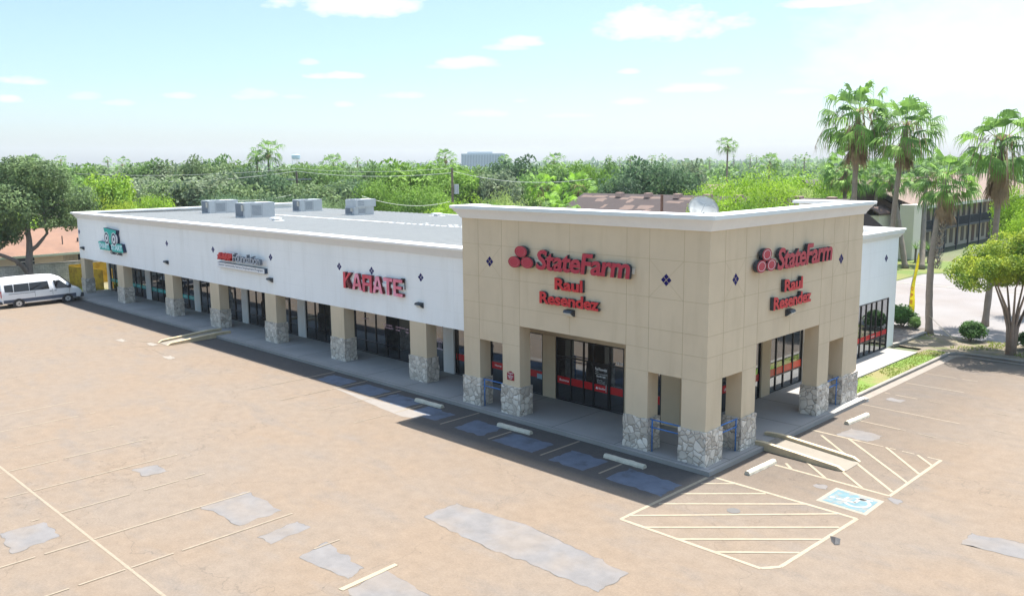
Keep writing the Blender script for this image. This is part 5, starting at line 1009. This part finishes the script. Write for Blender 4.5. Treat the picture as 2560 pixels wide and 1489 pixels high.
TL = [(20, 388, 80, 150, 's'), (95, 392, 75, 135, 'm'), (180, 400, 85, 150, 'o'), (262, 417, 55, 112, 'l'), (250, 405, 70, 160, 'm'), (330, 403, 75, 155, 's'), (400, 398, 70, 150, 'o'), (455, 390, 62, 150, 's'), (505, 386, 55, 145, 'd'), (570, 388, 70, 140, 'o'), (640, 400, 60, 135, 'd'), (700, 398, 62, 140, 'o'), (770, 404, 62, 150, 'o'), (835, 402, 60, 140, 'm'), (905, 406, 62, 160, 'm'),
      (350, 425, 80, 122, 's'), (440, 432, 80, 116, 'o'), (530, 425, 85, 112, 's'), (615, 436, 80, 108, 'o'), (690, 432, 70, 112, 'd'), (790, 440, 78, 106, 'o'), (870, 430, 75, 112, 'd'), (745, 470, 62, 92, 'd'), (820, 482, 66, 88, 'o'), (560, 470, 80, 96, 'd'), (640, 472, 66, 94, 'd'),
      (60, 384, 50, 150, 'o'), (140, 388, 45, 148, 'm'), (215, 396, 45, 150, 'g'), (370, 392, 50, 150, 'm'), (480, 384, 50, 140, 'o'), (545, 382, 45, 145, 'm'), (600, 386, 48, 142, 'g'), (735, 394, 45, 140, 'm'), (800, 398, 50, 142, 'g'), (880, 396, 45, 145, 'o'), (940, 398, 45, 145, 'm'), (1170, 400, 40, 140, 'm'), (1525, 392, 40, 130, 'm'), (1700, 388, 40, 125, 'o'),
      (285, 472, 46, 98, 'y'), (375, 470, 55, 92, 'l'), (1005, 392, 85, 110, 'g'), (1105, 384, 85, 112, 'g'), (960, 430, 62, 98, 'g'), (1055, 430, 80, 96, 'g'), (1160, 410, 60, 118, 'g'), (1205, 415, 60, 115, 'o'), (1245, 420, 60, 110, 's'), (1300, 382, 62, 125, 'd'), (1245, 385, 42, 140, 'd'), (1360, 395, 62, 118, 'm'),
      (1405, 392, 50, 128, 'g'), (1455, 384, 45, 118, 'g'), (1490, 394, 40, 112, 'g'), (1130, 470, 60, 76, 'l'), (1195, 482, 55, 72, 'g'), (1285, 470, 70, 74, 'p'), (1240, 450, 50, 82, 'p'),
      (1560, 395, 62, 118, 'd'), (1610, 386, 62, 112, 'd'), (1672, 388, 68, 110, 'd'), (1730, 392, 48, 122, 's'), (1540, 420, 55, 108, 'd'),
      (1775, 425, 70, 86, 'l'), (1840, 404, 85, 90, 'l'), (1930, 398, 80, 90, 'l'), (2010, 405, 78, 86, 'l'), (2075, 415, 62, 84, 'l'), (1815, 455, 78, 62, 'g'), (1900, 450, 80, 68, 'p'), (1985, 442, 75, 76, 'p'), (2060, 455, 60, 80, 'g'), (1850, 425, 75, 60, 'l'), (1760, 465, 50, 64, 'l'), (1905, 470, 60, 60, 'g'), (1945, 430, 70, 66, 'l'),
      (2190, 420, 70, 165, 's'), (2260, 400, 60, 170, 's'), (2340, 392, 62, 168, 'd'), (2420, 402, 58, 165, 's'), (2490, 415, 50, 170, 'd'), (2572, 440, 60, 88, 'l'), (2590, 480, 50, 66, 'l'), (20, 520, 75, 112, 'l'), (165, 520, 52, 104, 'd')]
cnt = {}
for k, (a, b, c, d, e) in enumerate(TL): tree(a, b, c, d, e, seed=k)
for kd in KN:
    ls = sorted([t for t in trees if t[2] == kd], key=lambda t: t[1])
    for i, t in enumerate(ls): t[0]['label'] = f'{KN[kd]} tree, {ORD[i]} of its colour counting from the left'
# shrubs
BU = crown_mesh('shrub_mesh', 21, 9, 5200, .06, .9, .42, .5); BU.materials.append(FM['g'])
def bush(x, y, r_, h, kind, label, z0=0.05, name='round_shrub', leaf=None):
    o = empty(name, (x, y, z0), 0, label, 'shrub'); c = bpy.data.objects.new('foliage', BU); COL.objects.link(c); c.parent = o; c.location = (0, 0, h*.45); c.scale = (r_, r_, h*.62); c.rotation_euler = (0, 0, x)
    c.material_slots[0].link = 'OBJECT'; c.material_slots[0].material = FM[kind]
    bm = bmesh.new()
    for k in range(5): a = k*1.25; tube(bm, [(0, 0, 0), (.35*r_*math.cos(a), .35*r_*math.sin(a), h*.5)], [.03, .01], 5)
    mk('stems', bm, bark, o)
shrubm = foliage('leaf_shrub', (.07, .15, .035), (.035, .085, .02), 1.5); FM['b'] = shrubm
bush(-4.8, 29.9, 1.45, 1.55, 'b', 'clipped dark shrub at the far corner of the building by the yellow flag'); bush(-.35, 28.0, 1.05, 1.35, 'b', 'round clipped shrub beside the road in the middle of the strip'); bush(2.75, 27.8, 1.0, 1.2, 'b', 'round clipped shrub at the right edge of the picture')
bush(-3.9, 29.6, .55, .9, 'm', 'small straggly shrub between the clipped one and the leaning palm')
p = at(93, 645, 91); bush(p.x, p.y, 1.6, 3.1, 'l', 'lime shrub rising over the block wall in front of the bungalow', 0); p = at(60, 655, 90); bush(p.x, p.y, .9, 2.4, 'l', 'smaller lime shrub at the trunk of the big oak', 0)
for px_, py_, h_ in ((2290, 618, 1.3), (2305, 622, 1.6), (2322, 625, 1.2)):
    p = at(px_, py_, 96); o = empty('yucca', (p.x, p.y, 0), 0, f'spiky yucca by the white fin wall of the apartments, {["left", "middle", "right"][[2290, 2305, 2322].index(px_)]} one', 'shrub'); bm = bmesh.new()
    for k in range(40):
        a = rg.random()*6.28; e_ = rg.uniform(.1, 1.4); t = Vector((math.cos(a)*math.cos(e_), math.sin(a)*math.cos(e_), math.sin(e_)))*.9; s_ = Vector((-t.y, t.x, 0)).normalized()*.05; b_ = Vector((0, 0, h_)); poly(bm, [b_-s_, b_+t, b_+s_])
    mk('leaves', bm, FM['m'], o, recalc=False); bm = bmesh.new(); tube(bm, [(0, 0, 0), (0, 0, h_)], .1, 6); mk('stem', bm, bark, o)

# big oak at the left: trunk with limbs
q = at(72, 690, 83.5); ok = empty('live_oak', (q.x, q.y, 0), 0, 'large olive green oak with forked trunk leaning over the van and block wall', 'tree')
def L3(px_, py_, dist): v = at(px_, py_, dist); return v-Vector((q.x, q.y, 0))
bm = bmesh.new()
tube(bm, [(0, 0, 0), L3(72, 660, 83.5), L3(74, 628, 83.5), L3(73, 600, 83.5), L3(69, 575, 83.6), L3(67, 555, 83.8), L3(60, 520, 84)], [.42, .30, .27, .23, .2, .16, .09], 10)
tube(bm, [L3(74, 628, 83.5), L3(92, 615, 83.3), L3(107, 597, 83.2), L3(118, 583, 83.2), L3(113, 560, 83.3), L3(110, 530, 83.5)], [.19, .15, .13, .12, .1, .06], 8)
tube(bm, [L3(70, 682, 83.5), L3(56, 665, 83.0), L3(40, 652, 82.5), L3(10, 640, 82), L3(-15, 632, 81.5), L3(-40, 600, 81.5)], [.24, .19, .17, .15, .14, .08], 8)
for a_, b_, c_, d_ in ((67, 555, 85, 500), (60, 520, 20, 470), (60, 520, 90, 470), (110, 530, 140, 480), (110, 530, 160, 500), (67, 555, 40, 500), (-10, 632, 25, 590)): tube(bm, [L3(a_, b_, 83.7), L3((a_+c_)/2+4, (b_+d_)/2, 84), L3(c_, d_, 84.5)], [.11, .07, .03], 6)
mk('trunk', bm, mat('oak_bark', (.17, .145, .13), .95, .25, 5, .5, 12), ok)
def blobcrown(name, cs, n, leaf, kindm, parent, seed, gap=.2):
    r = random.Random(seed); V = []; Fc = []; wts = [c[3]**2 for c in cs]
    for i in range(n):
        c = r.choices(cs, wts)[0]; d = Vector((r.gauss(0, 1), r.gauss(0, 1), r.gauss(0, 1))).normalized(); rr = c[3]*(1-.5*r.random()**2)
        cc = Vector(c[:3]); 
        if noise.noise((cc+d*c[3])*.9) > gap and r.random() < .8: continue
        p = cc+Vector((d.x, d.y, d.z*.8))*rr; qn = (d+Vector((r.gauss(0, .7), r.gauss(0, .7), r.gauss(0, .7)+.3))).normalized(); t = qn.cross(Vector((r.gauss(0, 1), r.gauss(0, 1), r.gauss(0, 1)))).normalized(); s_ = qn.cross(t); L_ = leaf*r.uniform(.6, 1.4); b = len(V)
        V += [p-t*L_, p-s_*L_*.5, p+t*L_, p+s_*L_*.5]; Fc.append((b, b+1, b+2, b+3))
    me = bpy.data.meshes.new(name); me.from_pydata([tuple(v) for v in V], [], Fc); me.materials.append(kindm); o = bpy.data.objects.new('crown', me); COL.objects.link(o); o.parent = parent; return o
cs = []; ro = random.Random(5)
for px_, py_, r_ in ((60, 430, 2.3), (10, 450, 2.4), (-40, 480, 2.4), (110, 440, 2.2), (160, 470, 2.0), (190, 510, 1.5), (30, 500, 2.2), (90, 490, 2.0), (140, 520, 1.6), (-20, 540, 2.0), (10, 560, 1.4), (60, 540, 1.3), (170, 540, 1.1), (90, 420, 1.6), (130, 425, 1.6), (40, 410, 1.5), (205, 480, 1.3), (20, 575, 1.2), (120, 545, .9), (-30, 580, 1.5), (45, 560, 1.0), (0, 590, .8), (200, 530, 1.2), (215, 500, 1.3), (150, 500, 1.5), (-10, 500, 2.2)):
    v = L3(px_, py_+12, 84+ro.uniform(-2.5, 2.5)); cs.append((v.x, v.y, v.z, r_*.95))
blobcrown('oak_crown', cs, 34000, .13, FM['o'], ok, 9, .14)
# crape myrtle at the right edge of the lot
q = Vector((2.3, 25.9, 0)); cm = empty('crape_myrtle', q, 0, 'yellow green tree with several pale slender trunks at the lot corner', 'tree')
bm = bmesh.new(); rt = random.Random(8)
for k in range(9):
    a = k*.7+rt.random()*.3; rr = .10+.05*(k % 2); x0, y0 = rr*math.cos(a), rr*math.sin(a); s_ = rt.uniform(.7, 1.5)
    tube(bm, [(x0, y0, 0), (x0*1.6, y0*1.6, 1.5), (x0*1.6+.25*s_*math.cos(a), y0*1.6+.25*s_*math.sin(a), 2.5), (.9*s_*math.cos(a), .9*s_*math.sin(a), 3.7), (1.25*s_*math.cos(a+.3), 1.25*s_*math.sin(a+.3), 4.6)], [.11, .085, .06, .04, .015], 7)
mk('trunk', bm, mat('smooth_bark', (.27, .2, .16), .8, .25, 5), cm, True)
cs = [(0, 0, 5.0, 1.6), (.5, .3, 5.8, 1.2), (-.6, -.4, 5.7, 1.1), (.9, -.8, 5.2, 1.2), (-1.4, .5, 5.1, 1.1)]
for k in range(38):
    a = rt.uniform(0, 6.28); rr = 2.75*math.sqrt(rt.random()); cs.append((rr*math.cos(a), rr*math.sin(a), 4.0+rt.uniform(0, 2.5)*(1-rr/4.6), rt.uniform(.55, .95)))
cs += [(-2.8, .3, 4.6, .7), (-2.0, -1.7, 4.0, .7), (2.2, .6, 4.1, .7), (-2.2, -1.2, 4.6, .8)]
cs = [(a+.2, b, c, d) for a, b, c, d in cs]
blobcrown('myrtle_crown', cs, 62000, .062, foliage('leaf_myrtle', (.27, .31, .03), (.10, .18, .022), 1.3), cm, 4, .22)

# fan palms
def palm_parts(seed, nf=36, lean=0.0, simple=False, old=.0):
    """unit-free palm crown centred at origin, radius about 2.2 m: green fans, dead skirt"""
    r = random.Random(seed); gv = []; gf = []; dv = []; df = []
    def fan(V, Fs, base, dirv, pet, fr, seg, droop, spread, wid):
        side = dirv.cross(Vector((0, 0, 1)));
        if side.length < .1: side = Vector((1, 0, 0))
        side.normalize(); upv = side.cross(dirv).normalized(); tilt = r.uniform(-.5, .5); side = (side*math.cos(tilt)+upv*math.sin(tilt)); upv = side.cross(dirv)
        hub = base+dirv*pet-Vector((0, 0, droop*.25)); s_ = side*.02; b = len(V)
        V += [base-s_, base+s_, hub+s_, hub-s_]; Fs.append((b, b+1, b+2, b+3))
        for k in range(seg):
            a = (k/(seg-1)-.5)*spread; dd = (dirv*math.cos(a)+side*math.sin(a)).normalized(); ll = fr*(1-.18*abs(a))*r.uniform(.9, 1.08); w = (side*math.cos(a)-dirv*math.sin(a))*wid
            p1 = hub+dd*ll*.55; p2 = hub+dd*ll*.85-Vector((0, 0, droop*.25*r.uniform(.7, 1.3))); p3 = hub+dd*ll*.98-Vector((0, 0, droop*.75*r.uniform(.6, 1.3)))
            b = len(V); V += [hub, p1-w, p1+w, p2-w*.6, p2+w*.6, p3]; Fs += [(b, b+1, b+2), (b+1, b+3, b+4, b+2), (b+3, b+5, b+4)]
    for i in range(nf):
        el_ = R(72-112*((i+.5)/nf)**.9); a = i*2.39996+r.uniform(-.2, .2); d = Vector((math.cos(a)*math.cos(el_), math.sin(a)*math.cos(el_), math.sin(el_)))
        fan(gv, gf, Vector((0, 0, r.uniform(-.3, .15))), d, r.uniform(.85, 1.25)*(1.0 if el_ > -.3 else .8), r.uniform(.7, .95), 9 if simple else 15, r.uniform(.5, 1.15), 2.3, .05 if simple else .04)
    for i in range(22 if simple else 60):
        a = r.random()*6.28; el_ = R(r.uniform(-88, -62)); d = Vector((math.cos(a)*math.cos(el_), math.sin(a)*math.cos(el_), math.sin(el_)))
        fan(dv, df, Vector((.12*math.cos(a), .12*math.sin(a), r.uniform(-1.3, -.1))), d, r.uniform(.25, .5), r.uniform(.45, .8), 6, .3, .9, .03)
    if not simple:      # hanging dry flower stalks
        for i in range(16):
            a = r.random()*6.28; ln_ = r.uniform(1.3, 2.3); p = Vector((0, 0, .1)); w = Vector((-math.sin(a), math.cos(a), 0))*.018; pr = None
            for k in range(9):
                t = k/8; c = Vector((math.cos(a)*ln_*t, math.sin(a)*ln_*t, .7*math.sin(t*2.2)-1.9*t*t)); b = len(dv); dv += [c-w, c+w]
                if pr is not None: df.append((pr, pr+1, b+1, b))
                pr = b
                if k > 3:
                    for q_ in range(5): e_ = c+Vector((r.uniform(-.15, .15), r.uniform(-.15, .15), -r.uniform(.15, .5))); b2 = len(dv); dv += [c, c+w, e_]; df.append((b2, b2+1, b2+2))
    out = []
    for nm, V, Fs in (('fronds', gv, gf), ('skirt', dv, df)):
        me = bpy.data.meshes.new(nm); me.from_pydata([tuple(v) for v in V], [], Fs); out.append(me)
    return out
frondm = foliage('palm_frond', (.15, .26, .05), (.07, .14, .04), .9, .35); skirtm = mat('dead_frond', (.30, .21, .13), .9, .3, 3, trans=.2); ptrunk = mat('palm_trunk', (.24, .195, .155), .95, .2, 4, .6, 9)
fronds2 = foliage('palm_frond_bright', (.19, .34, .035), (.09, .17, .04), .9, .35)
PA = [palm_parts(1), palm_parts(2), palm_parts(3, 38)]; PS = palm_parts(4, 26, simple=True); PF = palm_parts(6, 16, simple=True)
for m_ in PA+[PS, PF]:
    m_[0].materials.append(frondm); m_[1].materials.append(skirtm)
def palm(px_, pytop, dist, Rpx, label, base=None, var=0, skirt=1.0, tr=.2, group=None, lean=None, bright=False, boots=False, name='fan_palm', notrunkdetail=False):
    top = at(px_, pytop, dist); s_ = Rpx*dist/F_PX/1.78; c = Vector((top.x, top.y, top.z-1.38*s_)); b = Vector(base) if base else Vector((top.x, top.y, 0))
    o = empty(name, b, 0, label, 'palm tree', group); ms = PA[var] if isinstance(var, int) else var; rel = c-b
    g_ = bpy.data.objects.new('crown', ms[0]); k_ = bpy.data.objects.new('dead_skirt', ms[1])
    for e_ in (g_, k_): COL.objects.link(e_); e_.parent = o; e_.location = rel; e_.scale = (s_, s_, s_); e_.rotation_euler = (0, 0, px_*.7)
    k_.scale = (s_*(.55+.3*skirt), s_*(.55+.3*skirt), s_*skirt*.8)
    if bright: g_.material_slots[0].link = 'OBJECT'; g_.material_slots[0].material = fronds2
    bm = bmesh.new(); n = 24; pts = []; rd = []
    for i in range(n+1):
        t = i/n; p = Vector((0, 0, 0)).lerp(rel, t); bow = math.sin(t*math.pi)*(lean or 0); p.x += bow*.8; p.y += bow*.5; pts.append(p); rd.append(tr*(1.25 if i == 0 else 1.0)*(1-.3*t)*(1+.05*math.sin(i*2.3)))
    tube(bm, pts, rd, 10); t_ = mk('trunk', bm, ptrunk, o, True)
    if boots:
        bm = bmesh.new(); rb = random.Random(3)
        for i in range(240):
            t = rb.uniform(.42, .78); p = Vector((0, 0, 0)).lerp(rel, t); a = rb.random()*6.28; d = Vector((math.cos(a), math.sin(a), 0)); w = Vector((-d.y, d.x, 0))*.05; q0 = p+d*tr*.8; poly(bm, [q0-w, q0+w, q0+d*.14+Vector((0, 0, .16))+w*.4, q0+d*.14+Vector((0, 0, .16))-w*.4])
        mk('leaf_boots', bm, mat('boots', (.30, .26, .22), .9, .4, 6), t_, recalc=False)
    return o
palm(2150, 203, 62, 94, 'tallest fan palm with a heavy brown skirt, rising behind the tower right end', skirt=1.25, tr=.21, var=0); palm(2118, 370, 72, 62, 'lower fan palm half hidden behind the tallest one', var=2, tr=.2, skirt=.8)
b_ = (-6.6, 32.2, 0); palm(2270, 238, 60, 88, 'fan palm with slim trunk right of the tallest, close to the building corner', base=b_, var=1, skirt=1.1, tr=.19, lean=-.25)
palm(2372, 376, 57, 76, 'fan palm with rough booted trunk leaning beside the road', base=(-2.9, 29.0, 0), var=2, skirt=1.3, tr=.21, lean=-.35, boots=True)
palm(2512, 272, 61, 90, 'fan palm at the right edge with long brown skirt', base=(-1.3, 33.9, 0), var=0, skirt=1.5, tr=.2, lean=.1)
palm(2232, 400, 92, 48, 'fan palm on the far lawn, crown left of the slim trunked one', base=(-16.0, 60.3, 0), var=1, skirt=.7, tr=.27); palm(2318, 392, 95, 44, 'leaning palm on the far lawn in front of the apartments', base=(-14.6, 60.6, 0), var=0, skirt=.7, tr=.25)
palm(2195, 398, 100, 44, 'fan palm beyond the lawn, leftmost of the distant cluster at right', var=2, skirt=.6, tr=.2)
for px_, py_, d_, r_, t_l in ((668, 341, 140, 40, 'tall fan palm standing above the left tree belt'), (640, 368, 142, 26, 'shorter fan palm touching the tall one above the left belt'), (832, 377, 150, 36, 'fan palm above the belt between water tower and green trees'), (1113, 366, 150, 30, 'fan palm above the fresh green trees left of the office block'), (1820, 337, 165, 28, 'lone slender palm standing high against the sky above the lime trees'),
                            (1925, 376, 155, 32, 'fan palm peeking over the lime green mass'), (1352, 428, 88, 48, 'left fan palm of the clump beside the patched roof'), (1445, 424, 92, 52, 'right fan palm of the clump beside the patched roof'), (1398, 478, 74, 56, 'lowest fan palm of the clump, nearest the patched roof'), (1385, 375, 150, 30, 'palm mixed into the fresh green trees right of the office block'), (75, 378, 150, 28, 'palm top above the belt at the far left'), (1262, 382, 200, 20, 'small dusty palm at the right end of the office block')):
    palm(px_, py_, d_, r_, t_l, var=PA[1] if d_ < 100 else PS, skirt=.6, tr=.2, bright=d_ < 100)
k = 0
for px_, py_, d_, r_ in ((268, 390, 300, 11), (893, 391, 300, 13), (1022, 400, 420, 7), (1034, 400, 430, 7), (1523, 386, 420, 10), (1550, 390, 400, 9), (1576, 384, 300, 18), (1630, 384, 330, 14), (1658, 383, 310, 13), (1775, 392, 420, 8), (1835, 384, 430, 6), (1876, 383, 400, 11), (1990, 386, 420, 9), (2012, 380, 320, 16), (1892, 388, 480, 6), (555, 384, 260, 14), (305, 390, 220, 22), (150, 384, 240, 16)):
    palm(px_, py_, d_, r_, f'tiny palm silhouette on the skyline, {ORD[k]} in the far row', var=PF, skirt=.3, tr=.25, group='tiny palms on the skyline'); k += 1
far_p = sorted([o for o in bpy.data.objects if o.get('group') == 'tiny palms on the skyline'], key=lambda o: math.atan2(o.location.x-CAM.x, o.location.y-CAM.y))
for i, o in enumerate(far_p): o['label'] = f'tiny palm silhouette on the skyline, {ORD[i]} counting from the left'

# far woodland that reads as one mass
rf_ = random.Random(77); V = []; Fc = []; MI = []
def clump(p, r_, n, lf, mi):
    for i in range(n):
        d = Vector((rf_.gauss(0, 1), rf_.gauss(0, 1), abs(rf_.gauss(0, 1))*.9)).normalized(); c = p+Vector((d.x*r_, d.y*r_, d.z*r_*.75))*rf_.uniform(.7, 1.05)
        q = (d+Vector((rf_.gauss(0, .6), rf_.gauss(0, .6), rf_.gauss(0, .6)))).normalized(); t = q.cross(Vector((rf_.gauss(0, 1), rf_.gauss(0, 1), rf_.gauss(0, 1)))).normalized(); s_ = q.cross(t); L_ = lf*rf_.uniform(.6, 1.4); b = len(V)
        V.extend([p_ for p_ in (c-t*L_, c-s_*L_*.6, c+t*L_, c+s_*L_*.6)]); Fc.append((b, b+1, b+2, b+3)); MI.append(mi)
for dist, n, rr, lf, nl in ((175, 60, 5.5, .5, 110), (215, 70, 6, .6, 90), (270, 80, 6.5, .8, 70), (350, 90, 7.5, 1.0, 50), (470, 100, 9, 1.5, 34), (640, 110, 11, 2.1, 24), (900, 120, 14, 3, 18), (1300, 120, 18, 4.5, 14), (2000, 130, 26, 7, 12)):
    for i in range(n):
        px_ = -150+2860*(i+rf_.random())/n; v = ray(px_, 400); v.z = 0; v.normalize(); dd = dist*rf_.uniform(.88, 1.12); p = Vector((CAM.x, CAM.y, 0))+v*dd
        h = rf_.uniform(7.5, 9.8) if dist < 600 else rf_.uniform(6.5, 8.5); R_ = rr*rf_.uniform(.8, 1.3)
        for q in range(3): clump(p+Vector((rf_.uniform(-1, 1)*R_*.6, rf_.uniform(-1, 1)*R_*.6, h-min(R_, 6)*.75-q*1.5)), min(R_, 6 if dist < 600 else R_)*.8 if dist < 600 else R_*.5, nl//3, lf, 0 if rf_.random() < .65 else (1 if rf_.random() < .5 else 2))
me = bpy.data.meshes.new('distant_woodland'); me.from_pydata([tuple(v) for v in V], [], Fc)
for m_ in (FM['m'], FM['g'], FM['d']): me.materials.append(m_)
me.polygons.foreach_set('material_index', MI); o = bpy.data.objects.new('distant_woodland', me); COL.objects.link(o); tag(o, kind='stuff')

# feather flag, advertising OPEN
fl = empty('feather_flag', (-5.0, 31.2, 0), 0, 'tall narrow yellow feather flag lettered OPEN in red by the road', 'flag')
bm = bmesh.new(); tube(bm, [(0, 0, 0), (.1, 0, 2.4), (.42, 0, 4.6)], .02, 6); mk('pole', bm, galv, fl)
bm = bmesh.new(); ln_ = []; 
for k in range(13): t = k/12; x_ = .02+.42*t*t+.02; w_ = .38*(1-t)**.6*(.9+.1*t); ln_.append((x_, w_, .6+4.0*t))
for k in range(12):
    (xa, wa, za), (xb, wb, zb) = ln_[k], ln_[k+1]; poly(bm, [(xa, .06*math.sin(k), za), (xa+wa, .12*math.sin(k*.8), za), (xb+wb, .12*math.sin((k+1)*.8), zb), (xb, .06*math.sin(k+1), zb)])
bmesh.ops.remove_doubles(bm, verts=bm.verts, dist=1e-4); mk('banner', bm, mat('flag_yellow', (.62, .52, .02), .7, trans=.3), fl)
for k, chh in enumerate('OPEN'): lettering('lettering', chh, 'L', (.17, -.16, 2.2-.42*k), .14, .26, mat('flag_orange', (.6, .14, .02), .7), fl, bold=.05)
# guy rope of the leaning palm, kerb stones
bm = bmesh.new(); tube(bm, [(-3.0, 28.9, 1.2), (-1.2, 27.9, .1)], .015, 4); tag(mk('guy_rope', bm, mat('rope', (.5, .42, .28), .8)), 'pale guy rope tied to the booted palm', 'rope')
bm = bmesh.new(); prism(bm, [(.1, 11.95, 0), (.42, 11.9, 0), (.5, 12.15, 0), (.2, 12.3, 0)], (0, 0, .14)); tag(mk('loose_stone', bm, stone), 'loose flat stone at the foot of the last pillar', 'stone')

# ------------------------------------------------------------------ air between here and the horizon
HAZE = True
if HAZE:
    bm = bmesh.new(); box(bm, -2600, 1500, -300, 2600, -1.1, 60); hz = mk('haze', bm, None); hm = bpy.data.materials.new('haze'); hm.use_nodes = True; t = hm.node_tree; t.nodes.clear()
    pv = t.nodes.new('ShaderNodeVolumePrincipled'); pv.inputs['Color'].default_value = (.86, .93, 1, 1); pv.inputs['Density'].default_value = .00016; pv.inputs['Anisotropy'].default_value = .0
    oo = t.nodes.new('ShaderNodeOutputMaterial'); t.links.new(pv.outputs[0], oo.inputs['Volume']); hz.data.materials.append(hm); tag(hz, kind='stuff')
